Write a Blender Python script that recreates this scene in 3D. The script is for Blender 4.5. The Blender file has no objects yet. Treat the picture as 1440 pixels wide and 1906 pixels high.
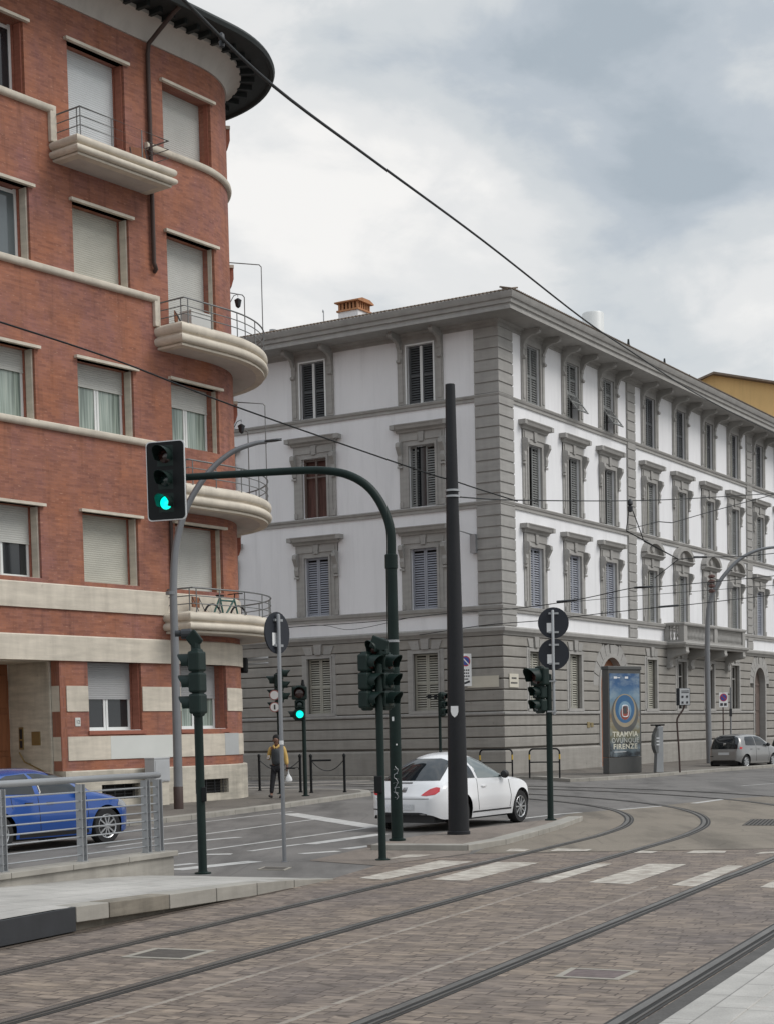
import bpy, bmesh, math, random
from math import sin, cos, pi, radians, sqrt
from mathutils import Vector, Matrix
from mathutils.bvhtree import BVHTree
random.seed(7)
SC = bpy.context.scene
COL = SC.collection

# ------------------------------------------------------------------ camera (calibrated from the vanishing points)
FPX, PIT, ROL, CYP = 2987.1, .0630, .02207, 1549.4
AN_A, AN_C, AN_T = .64779, .54759, .4336      # headings of: brick front, white long front, tram tracks
EYE = 1.95
_cp, _sp, _cr, _sr = cos(PIT), sin(PIT), cos(ROL), sin(ROL)
_X = Vector((1, 0, 0)); _U0 = Vector((0, _sp, _cp)); CF = Vector((0, _cp, -_sp))
CR = _X*_cr - _U0*_sr
CU = _X*_sr + _U0*_cr
CAMP = Vector((0, 0, EYE))
def ray(px, py): return CR*((px-720)/FPX) - CU*((py-CYP)/FPX) + CF
def G(px, py, z=0.0):                          # photo point -> point of the horizontal plane z
    d = ray(px, py); return CAMP + d*((z-EYE)/d.z)
def D(px, py, Y):                              # photo point -> point at depth Y
    d = ray(px, py); return CAMP + d*(Y/d.y)
cam_d = bpy.data.cameras.new('camera'); cam = bpy.data.objects.new('camera', cam_d); COL.objects.link(cam)
cam_d.sensor_fit = 'HORIZONTAL'; cam_d.sensor_width = 36; cam_d.lens = FPX/1440*36
cam_d.shift_y = (CYP-953)/1440; cam_d.clip_end = 2000; cam_d.clip_start = .1
mw = Matrix((CR, CU, -CF)).transposed().to_4x4(); mw.translation = CAMP
cam.matrix_world = mw; SC.camera = cam
def DIR(a): return Vector((sin(a), cos(a), 0))
DA, DC, DT = DIR(AN_A), DIR(AN_C), DIR(AN_T)
NT = Vector((DT.y, -DT.x, 0))                   # to the right of the tracks

# ------------------------------------------------------------------ object helpers
def tag(o, label=None, cat=None, group=None, kind=None):
    if label: o['label'] = label
    if cat: o['category'] = cat
    if group: o['group'] = group
    if kind: o['kind'] = kind
    return o
def thing(name, label, cat, loc=(0, 0, 0), rz=0.0, group=None):
    o = bpy.data.objects.new(name, None); COL.objects.link(o); o.empty_display_size = .2
    o.location = loc; o.rotation_euler = (0, 0, rz)
    return tag(o, label, cat, group)
def copy_tree(o, parent=None):
    c = o.copy(); COL.objects.link(c)
    if parent: c.parent = parent
    for ch in list(o.children): copy_tree(ch, c)
    return c

class MB:
    def __init__(s): s.v = []; s.f = []; s.m = []; s.uv = []
    def add(s, vs, fs, m=0, uvs=None):
        b = len(s.v); s.v += [tuple(p) for p in vs]
        for i, f in enumerate(fs):
            s.f.append(tuple(b+k for k in f)); s.m.append(m); s.uv.append(uvs[i] if uvs else None)
    def quad(s, a, b, c, d, m=0, uv=None): s.add([a, b, c, d], [(0, 1, 2, 3)], m, [uv] if uv else None)
    def box(s, x0, x1, y0, y1, z0, z1, m=0, T=None):
        p = [(x, y, z) for z in (z0, z1) for y in (y0, y1) for x in (x0, x1)]
        if T: p = [T(*q) for q in p]
        s.add(p, [(0, 2, 3, 1), (4, 5, 7, 6), (0, 1, 5, 4), (2, 6, 7, 3), (0, 4, 6, 2), (1, 3, 7, 5)], m)
    def obox(s, c, ax, ay, az, m=0):             # oriented box, half-axis vectors
        c = Vector(c); p = [c+ax*i+ay*j+az*k for k in (-1, 1) for j in (-1, 1) for i in (-1, 1)]
        s.add(p, [(0, 2, 3, 1), (4, 5, 7, 6), (0, 1, 5, 4), (2, 6, 7, 3), (0, 4, 6, 2), (1, 3, 7, 5)], m)
    def prism(s, poly, z0, z1, m=0):             # plan polygon extruded upward
        n = len(poly)
        zz0 = z0 if isinstance(z0, (list, tuple)) else [z0]*n
        zz1 = z1 if isinstance(z1, (list, tuple)) else [z1]*n
        vs = [(p[0], p[1], zz0[i]) for i, p in enumerate(poly)] + [(p[0], p[1], zz1[i]) for i, p in enumerate(poly)]
        fs = [tuple(range(n-1, -1, -1)), tuple(range(n, 2*n))] + [(i, (i+1) % n, n+(i+1) % n, n+i) for i in range(n)]
        s.add(vs, fs, m)
    def ext(s, poly, f, d0, d1, m=0):            # 2D polygon (a,b) extruded along third coordinate, f(a,b,d)->xyz
        n = len(poly); vs = [f(a, b, d0) for a, b in poly] + [f(a, b, d1) for a, b in poly]
        s.add(vs, [tuple(range(n-1, -1, -1)), tuple(range(n, 2*n))] + [(i, (i+1) % n, n+(i+1) % n, n+i) for i in range(n)], m)
    def tube(s, pts, r, n=8, m=0, caps=True):
        pts = [Vector(p) for p in pts]; k = len(pts)
        rr = r if isinstance(r, (list, tuple)) else [r]*k
        t0 = (pts[1]-pts[0]).normalized()
        ref = Vector((0, 0, 1)) if abs(t0.z) < .9 else Vector((1, 0, 0))
        nv = t0.cross(ref).normalized(); b = len(s.v); vs = []
        for i, p in enumerate(pts):
            t = ((pts[min(i+1, k-1)]-pts[i]).normalized() + (pts[i]-pts[max(i-1, 0)]).normalized())
            t = t.normalized() if t.length > 1e-6 else t0
            nv = (nv - t*nv.dot(t)).normalized(); bn = t.cross(nv)
            for j in range(n):
                a = 2*pi*j/n; vs.append(p + (nv*cos(a)+bn*sin(a))*rr[i])
        fs = [(i*n+j, i*n+(j+1) % n, (i+1)*n+(j+1) % n, (i+1)*n+j) for i in range(k-1) for j in range(n)]
        if caps: fs += [tuple(range(n-1, -1, -1)), tuple(range((k-1)*n, k*n))]
        s.add(vs, fs, m)
    def lathe(s, prof, o=(0, 0, 0), n=16, axis='z', m=0, caps=True):
        o = Vector(o); vs = []
        for r, z in prof:
            for j in range(n):
                a = 2*pi*j/n
                q = {'z': (r*cos(a), r*sin(a), z), 'y': (r*cos(a), z, r*sin(a)), 'x': (z, r*cos(a), r*sin(a))}[axis]
                vs.append(o+Vector(q))
        k = len(prof)
        fs = [(i*n+j, i*n+(j+1) % n, (i+1)*n+(j+1) % n, (i+1)*n+j) for i in range(k-1) for j in range(n)]
        if caps: fs += [tuple(range(n-1, -1, -1)), tuple(range((k-1)*n, k*n))]
        s.add(vs, fs, m)
    def sweep(s, prof, s0, s1, F, step=99, cuts=(), m=0, caps=True):   # profile [(d,z)] along a facade coordinate
        ss = sorted(set([s0, s1]+[c for c in cuts if s0 < c < s1])); vs = []; n = len(prof)
        for q in ss: vs += [F(q, d, z) for d, z in prof]
        fs = [(i*n+j, i*n+(j+1) % n, (i+1)*n+(j+1) % n, (i+1)*n+j) for i in range(len(ss)-1) for j in range(n)]
        if caps: fs += [tuple(range(n-1, -1, -1)), tuple(range((len(ss)-1)*n, len(ss)*n))]
        uvs = [[(ss[i], prof[j][1]), (ss[i], prof[(j+1) % n][1]), (ss[i+1], prof[(j+1) % n][1]), (ss[i+1], prof[j][1])] for i in range(len(ss)-1) for j in range(n)]
        if caps: uvs += [[(ss[0]+d, z) for d, z in prof[::-1]], [(ss[-1]+d, z) for d, z in prof]]
        s.add(vs, fs, m, uvs)
    def wall(s, s0, s1, z0, z1, holes, dep, F, cuts=(), d=0.0, m=0, mr=None):  # sheet with openings and their reveals
        S = sorted(set([s0, s1]+[x for h in holes for x in h[:2] if s0 < x < s1]+[c for c in cuts if s0 < c < s1]))
        Z = sorted(set([z0, z1]+[x for h in holes for x in h[2:4] if z0 < x < z1]))
        for i in range(len(S)-1):
            for j in range(len(Z)-1):
                a, b, e, g = S[i], S[i+1], Z[j], Z[j+1]; ms, mz = (a+b)/2, (e+g)/2
                if any(h[0] < ms < h[1] and h[2] < mz < h[3] for h in holes): continue
                s.add([F(a, d, e), F(b, d, e), F(b, d, g), F(a, d, g)], [(0, 1, 2, 3)], m, [[(a, e), (b, e), (b, g), (a, g)]])
        mr = m if mr is None else mr
        for h in holes:
            a, b, e, g = max(h[0], s0), min(h[1], s1), max(h[2], z0), min(h[3], z1)
            if a >= b or e >= g: continue
            q = [((a, e), (a, g)), ((b, g), (b, e))]
            if h[3] <= z1: q.append(((a, g), (b, g)))
            if h[2] >= z0: q.append(((b, e), (a, e)))
            for (p, t) in q:
                s.add([F(p[0], d, p[1]), F(t[0], d, t[1]), F(t[0], d-dep, t[1]), F(p[0], d-dep, p[1])], [(0, 1, 2, 3)], mr,
                      [[(p[0], p[1]), (t[0], t[1]), (t[0]+dep, t[1]), (p[0]+dep, p[1])]])
    def build(s, name, mats, parent=None, loc=None, rz=0, smooth=None, bevel=None, sub=None, fix=True):
        me = bpy.data.meshes.new(name); me.from_pydata(s.v, [], s.f)
        mats = mats if isinstance(mats, (list, tuple)) else [mats]
        for q in mats: me.materials.append(q)
        me.polygons.foreach_set('material_index', s.m)
        if any(u for u in s.uv):
            L = me.uv_layers.new(name='UVMap')
            for p, u in zip(me.polygons, s.uv):
                if u:
                    for li, c in zip(p.loop_indices, u): L.data[li].uv = c
        if fix:
            bm = bmesh.new(); bm.from_mesh(me)
            if smooth: bmesh.ops.remove_doubles(bm, verts=bm.verts, dist=1e-5)
            bmesh.ops.recalc_face_normals(bm, faces=bm.faces); bm.to_mesh(me); bm.free()
        if smooth:
            me.shade_smooth(); me.set_sharp_from_angle(angle=radians(smooth))
        return obj(name, me, parent, loc, rz, bevel, sub)
def obj(name, me, parent=None, loc=None, rz=0, bevel=None, sub=None):
    o = bpy.data.objects.new(name, me); COL.objects.link(o)
    if parent: o.parent = parent
    if loc is not None: o.location = loc
    if rz: o.rotation_euler = (0, 0, rz)
    if bevel:
        b = o.modifiers.new('bevel', 'BEVEL'); b.width = bevel; b.segments = 2; b.limit_method = 'ANGLE'; b.angle_limit = radians(40)
    if sub:
        b = o.modifiers.new('sub', 'SUBSURF'); b.levels = sub; b.render_levels = sub
    return o
def catmull(P, n=8):
    P = [Vector(p) for p in P]; out = []
    for i in range(len(P)-1):
        a, b, c, d = P[max(i-1, 0)], P[i], P[i+1], P[min(i+2, len(P)-1)]
        for k in range(n):
            t = k/n
            out.append(.5*((2*b)+(c-a)*t+(2*a-5*b+4*c-d)*t*t+(3*b-a-3*c+d)*t**3))
    return out+[P[-1]]
def arcpts(cx, cy, r, a0, a1, n): return [(cx+r*cos(a0+(a1-a0)*i/n), cy+r*sin(a0+(a1-a0)*i/n)) for i in range(n+1)]

# ------------------------------------------------------------------ materials
class NT_:
    def __init__(s, name):
        s.mat = bpy.data.materials.new(name); s.mat.use_nodes = True; s.t = s.mat.node_tree
        s.p = s.t.nodes['Principled BSDF']; s.out = s.t.nodes['Material Output']
    def n(s, typ, **kw):
        k = s.t.nodes.new(typ)
        for a, b in kw.items():
            if hasattr(k, a) and a not in k.inputs: setattr(k, a, b)
            else: k.inputs[a].default_value = b
        return k
    def l(s, a, b): s.t.links.new(a, b)
    def coord(s, kind='Object', scale=(1, 1, 1), rot=(0, 0, 0)):
        c = s.n('ShaderNodeTexCoord'); m = s.n('ShaderNodeMapping'); m.inputs['Scale'].default_value = scale; m.inputs['Rotation'].default_value = rot
        s.l(c.outputs[kind], m.inputs['Vector']); return m.outputs[0]
    def noise(s, vec, scale, detail=4, rough=.55):
        k = s.n('ShaderNodeTexNoise'); k.inputs['Scale'].default_value = scale; k.inputs['Detail'].default_value = detail; k.inputs['Roughness'].default_value = rough
        if vec: s.l(vec, k.inputs['Vector'])
        return k.outputs['Fac']
    def ramp(s, fac, stops):
        k = s.n('ShaderNodeValToRGB'); e = k.color_ramp.elements
        while len(e) < len(stops): e.new(.5)
        for q, (p, c) in zip(e, stops):
            q.position = p; q.color = (c, c, c, 1) if isinstance(c, (int, float)) else (*c, 1)
        s.l(fac, k.inputs[0]); return k.outputs[0]
    def mix(s, a, b, fac, typ='MIX'):
        k = s.n('ShaderNodeMix', data_type='RGBA', blend_type=typ)
        for sock, v in ((k.inputs['Factor'], fac), (k.inputs['A'], a), (k.inputs['B'], b)):
            pass
        fi = [i for i in k.inputs if i.name == 'Factor' and i.type == 'VALUE'][0]
        ai = [i for i in k.inputs if i.name == 'A' and i.type == 'RGBA'][0]; bi = [i for i in k.inputs if i.name == 'B' and i.type == 'RGBA'][0]
        for i, v in ((fi, fac), (ai, a), (bi, b)):
            if hasattr(v, 'is_linked') or hasattr(v, 'links'): s.l(v, i)
            elif isinstance(v, (int, float)) : i.default_value = v if i is fi else (v, v, v, 1)
            else: i.default_value = (*v, 1)
        return [o for o in k.outputs if o.type == 'RGBA'][0]
    def math(s, op, a, b=0.0):
        k = s.n('ShaderNodeMath', operation=op)
        for i, v in ((0, a), (1, b)):
            if hasattr(v, 'links'): s.l(v, k.inputs[i])
            else: k.inputs[i].default_value = v
        return k.outputs[0]
    def bump(s, h, strength=.3, dist=.01):
        k = s.n('ShaderNodeBump'); k.inputs['Strength'].default_value = strength; k.inputs['Distance'].default_value = dist
        s.l(h, k.inputs['Height']); s.l(k.outputs[0], s.p.inputs['Normal'])
    def base(s, c):
        if hasattr(c, 'links'): s.l(c, s.p.inputs['Base Color'])
        else: s.p.inputs['Base Color'].default_value = (*c, 1)
    def set(s, rough=.6, metal=0, spec=.5):
        s.p.inputs['Roughness'].default_value = rough; s.p.inputs['Metallic'].default_value = metal; s.p.inputs['Specular IOR Level'].default_value = spec
def M(name, col, rough=.6, metal=0, var=.12, vs=1.5, bump=0, bs=60, spec=.5, stretch=(1, 1, 1), coat=0, fine=0, fs=40):
    k = NT_(name); k.set(rough, metal, spec); v = k.coord('Object', stretch)
    c = col
    if var:
        f = k.ramp(k.noise(v, vs, 5, .6), [(.25, 1-var), (.75, 1+var)]); c = k.mix(col, f, 1.0, 'MULTIPLY')
    if fine:
        f = k.ramp(k.noise(v, fs, 3, .6), [(.25, 1-fine), (.75, 1+fine)]); c = k.mix(c, f, 1.0, 'MULTIPLY')
    k.base(c)
    if bump: k.bump(k.noise(v, bs, 3), bump, .01)
    if coat: k.p.inputs['Coat Weight'].default_value = coat; k.p.inputs['Coat Roughness'].default_value = .05
    return k.mat

def mk_brick():
    k = NT_('brick_wall'); k.set(.85, 0, .3)
    uv = k.coord('UV'); b = k.n('ShaderNodeTexBrick', offset=.5)
    b.inputs['Scale'].default_value = 1; b.inputs['Brick Width'].default_value = .26; b.inputs['Row Height'].default_value = .068
    b.inputs['Mortar Size'].default_value = .006; b.inputs['Mortar Smooth'].default_value = .3; b.inputs['Bias'].default_value = -.1
    b.inputs['Color1'].default_value = (.335, .145, .096, 1); b.inputs['Color2'].default_value = (.24, .102, .072, 1); b.inputs['Mortar'].default_value = (.30, .14, .105, 1)
    k.l(uv, b.inputs['Vector'])
    big = k.ramp(k.noise(uv, .55, 6, .7), [(.3, (.78, .80, .90)), (.5, (1, 1, 1)), (.7, (1.18, 1.14, 1.04))])
    c = k.mix(b.outputs['Color'], big, 1.0, 'MULTIPLY')
    c = k.mix(c, k.ramp(k.noise(k.coord('UV', (1, .6, 1)), .9, 4, .6), [(.35, (1.05, .98, .86)), (.5, (1, 1, 1)), (.68, (.95, 1.0, 1.22))]), 1.0, 'MULTIPLY')
    st = k.coord('UV', (1.2, 9, 1)); c = k.mix(c, k.ramp(k.noise(st, 1.6, 6, .7), [(.3, .86), (.7, 1.14)]), 1.0, 'MULTIPLY')
    sp = k.ramp(k.noise(k.coord('UV', (2.5, 9, 1)), 3.0, 2, .5), [(.64, 0), (.74, .65)])
    c = k.mix(c, (.52, .29, .20), sp)
    dk = k.ramp(k.noise(k.coord('UV', (3.2, 10, 1)), 2.1, 2, .5), [(.24, .4), (.32, 0)])
    c = k.mix(c, (.16, .05, .045), dk)
    c = k.mix(c, k.ramp(k.noise(k.coord('UV', (2.2, .16, 1)), 1.6, 5, .65), [(.30, .74), (.46, 1.0)]), 1.0, 'MULTIPLY')
    k.base(c); k.bump(b.outputs['Fac'], -.35, .008); return k.mat
def mk_stone(name, col, dirt=.18):
    k = NT_(name); k.set(.75, 0, .3); v = k.coord('Object', (.6, .6, 4)); w = k.coord('Object', (3, 3, .5))
    c = k.mix(col, k.ramp(k.noise(v, 1.4, 6, .65), [(.3, 1-dirt), (.7, 1+dirt*.7)]), 1.0, 'MULTIPLY')
    c = k.mix(c, k.ramp(k.noise(w, 1.0, 5, .6), [(.3, 1-dirt*.8), (.6, 1.04)]), 1.0, 'MULTIPLY')
    c = k.mix(c, (col[0]*.45, col[1]*.42, col[2]*.38), k.ramp(k.noise(k.coord('Object'), 5.5, 2), [(.72, 0), (.8, .5)]))
    k.base(c); k.bump(k.noise(k.coord('Object'), 30, 3), .15, .01); return k.mat
def mk_plaster(name, col, var=.05):
    k = NT_(name); k.set(.8, 0, .3); v = k.coord('Object', (1, 1, .45))
    c = k.mix(col, k.ramp(k.noise(v, .5, 6, .6), [(.3, 1-var), (.7, 1+var)]), 1.0, 'MULTIPLY')
    c = k.mix(c, k.ramp(k.noise(k.coord('Object', (1.6, 1.6, .12)), 1.3, 5, .65), [(.25, 1-var*2.2), (.5, 1)]), 1.0, 'MULTIPLY')
    k.base(c); k.bump(k.noise(k.coord('Object'), 60, 2), .05, .005); return k.mat
def mk_asphalt(name, col, var=.16):
    k = NT_(name); k.set(.82, 0, .35); v = k.coord('Object')
    c = k.mix(col, k.ramp(k.noise(v, .35, 6, .6), [(.3, 1-var), (.7, 1+var)]), 1.0, 'MULTIPLY')
    c = k.mix(c, k.ramp(k.noise(v, 60, 2, .6), [(.2, .72), (.8, 1.28)]), 1.0, 'MULTIPLY')
    c = k.mix(c, k.ramp(k.noise(k.coord('Object', (.9, .16, 1), (0, 0, AN_A)), 1.2, 5, .6), [(.34, .66), (.52, 1.04)]), 1.0, 'MULTIPLY')
    cr = k.n('ShaderNodeTexVoronoi', feature='DISTANCE_TO_EDGE'); cr.inputs['Scale'].default_value = .55
    wv = k.mix(v, k.n('ShaderNodeTexNoise').outputs['Color'], .12); k.l(wv, cr.inputs['Vector'])
    c = k.mix(c, .55, k.ramp(cr.outputs['Distance'], [(.0, .5), (.012, 0)]), 'MULTIPLY')
    k.base(c); k.bump(k.noise(v, 90, 2), .25, .01); return k.mat
def mk_pavers():
    k = NT_('tram_pavers'); k.set(.7, 0, .4); rot = (0, 0, AN_T)
    v = k.coord('Object', (1, 1, 1), rot)
    wob = k.n('ShaderNodeTexNoise'); wob.inputs['Scale'].default_value = 1.6; wob.inputs['Detail'].default_value = 3; k.l(v, wob.inputs['Vector'])
    vw = k.mix(v, wob.outputs['Color'], .018)
    b = k.n('ShaderNodeTexBrick', offset=.43, squash=.72, squash_frequency=3)
    b.inputs['Scale'].default_value = 1; b.inputs['Brick Width'].default_value = .22; b.inputs['Row Height'].default_value = .12
    b.inputs['Mortar Size'].default_value = .009; b.inputs['Mortar Smooth'].default_value = .25; b.inputs['Bias'].default_value = .1
    b.inputs['Color1'].default_value = (.25, .203, .162, 1); b.inputs['Color2'].default_value = (.15, .122, .102, 1); b.inputs['Mortar'].default_value = (.20, .16, .125, 1)
    k.l(vw, b.inputs['Vector'])
    c = k.mix(b.outputs['Color'], k.ramp(k.noise(k.coord('Object'), .45, 5, .6), [(.3, (.84, .84, .90)), (.7, (1.14, 1.10, 1.03))]), 1.0, 'MULTIPLY')
    vv = k.n('ShaderNodeMapping'); vv.inputs['Scale'].default_value = (2.3, 8.5, 1); k.l(v, vv.inputs['Vector'])
    c = k.mix(c, k.ramp(k.noise(vv.outputs[0], 1.0, 4, .7), [(.27, .50), (.5, 1.0), (.73, 1.38)]), 1.0, 'MULTIPLY')
    jm = k.math('MULTIPLY', b.outputs['Fac'], k.ramp(k.noise(v, 2.6, 3, .6), [(.40, 0), (.55, .9)])); c = k.mix(c, (.055, .04, .034), jm)  # joint darkening paints the shadow of the gaps into the colour
    v2 = k.n('ShaderNodeMapping'); v2.inputs['Scale'].default_value = (4.2, 15, 1); k.l(v, v2.inputs['Vector'])
    dark = k.ramp(k.noise(v2.outputs[0], 1.0, 2, .5), [(.34, .85), (.41, 0)])
    c = k.mix(c, (.055, .042, .034), dark)
    v3 = k.n('ShaderNodeMapping'); v3.inputs['Scale'].default_value = (4, 16, 1); k.l(v, v3.inputs['Vector'])
    lt = k.ramp(k.noise(v3.outputs[0], 1.3, 3, .6), [(.64, 0), (.72, .6)]); c = k.mix(c, (.34, .29, .24), lt)
    k.base(c); k.bump(b.outputs['Fac'], -.5, .01); return k.mat
def mk_worn_white(name='worn_white_paint', amt=.5, col=(.60, .58, .53), under=(.17, .13, .11), rot=0.0):
    k = NT_(name); k.set(.75, 0, .3); v = k.coord('Object', (3.2, 11, 1), (0, 0, rot))
    f = k.ramp(k.noise(v, 1.3, 5, .68), [(amt-.16, 1), (amt+.06, 0)])
    c = k.mix(col, k.ramp(k.noise(k.coord('Object'), 2.5, 4), [(.3, .82), (.7, 1.1)]), 1.0, 'MULTIPLY')
    k.base(k.mix(c, under, f)); return k.mat
def mk_slabs(name, col, bw=.9, rh=.45, rot=AN_T):
    k = NT_(name); k.set(.7, 0, .35); v = k.coord('Object', (1, 1, 1), (0, 0, rot-pi/2))
    b = k.n('ShaderNodeTexBrick', offset=.5); b.inputs['Scale'].default_value = 1; b.inputs['Brick Width'].default_value = bw; b.inputs['Row Height'].default_value = rh
    b.inputs['Mortar Size'].default_value = .006; b.inputs['Color1'].default_value = (*[q*1.06 for q in col], 1); b.inputs['Color2'].default_value = (*[q*.9 for q in col], 1)
    b.inputs['Mortar'].default_value = (*[q*.5 for q in col], 1); k.l(v, b.inputs['Vector'])
    c = k.mix(b.outputs['Color'], k.ramp(k.noise(k.coord('Object'), 1.1, 6, .65), [(.3, .70), (.7, 1.14)]), 1.0, 'MULTIPLY')
    c = k.mix(c, (.25, .16, .14), k.ramp(k.noise(k.coord('Object'), 3.3, 3), [(.68, 0), (.8, .35)]))
    c = k.mix(c, k.ramp(k.noise(k.coord('Object'), 90, 2), [(.2, .85), (.8, 1.15)]), 1.0, 'MULTIPLY')
    k.base(c); k.bump(k.noise(k.coord('Object'), 80, 2), .12, .005); return k.mat
def mk_glass(name, col=(.03, .035, .04), rough=.06, spec=.8):
    k = NT_(name); k.set(rough, 0, spec); k.base(col); return k.mat
def mk_emit(name, col, st):
    k = NT_(name); k.base((.02, .05, .04)); k.p.inputs['Emission Color'].default_value = (*col, 1); k.p.inputs['Emission Strength'].default_value = st; k.set(.2); return k.mat
def mk_curtain():
    k = NT_('curtained_pane'); k.set(.12, 0, .7); v = k.coord('Object', (9, 9, .3))
    k.base(k.ramp(k.noise(v, 1.6, 3, .5), [(.3, (.10, .13, .115)), (.55, (.30, .36, .32)), (.75, (.46, .50, .45))])); return k.mat

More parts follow.
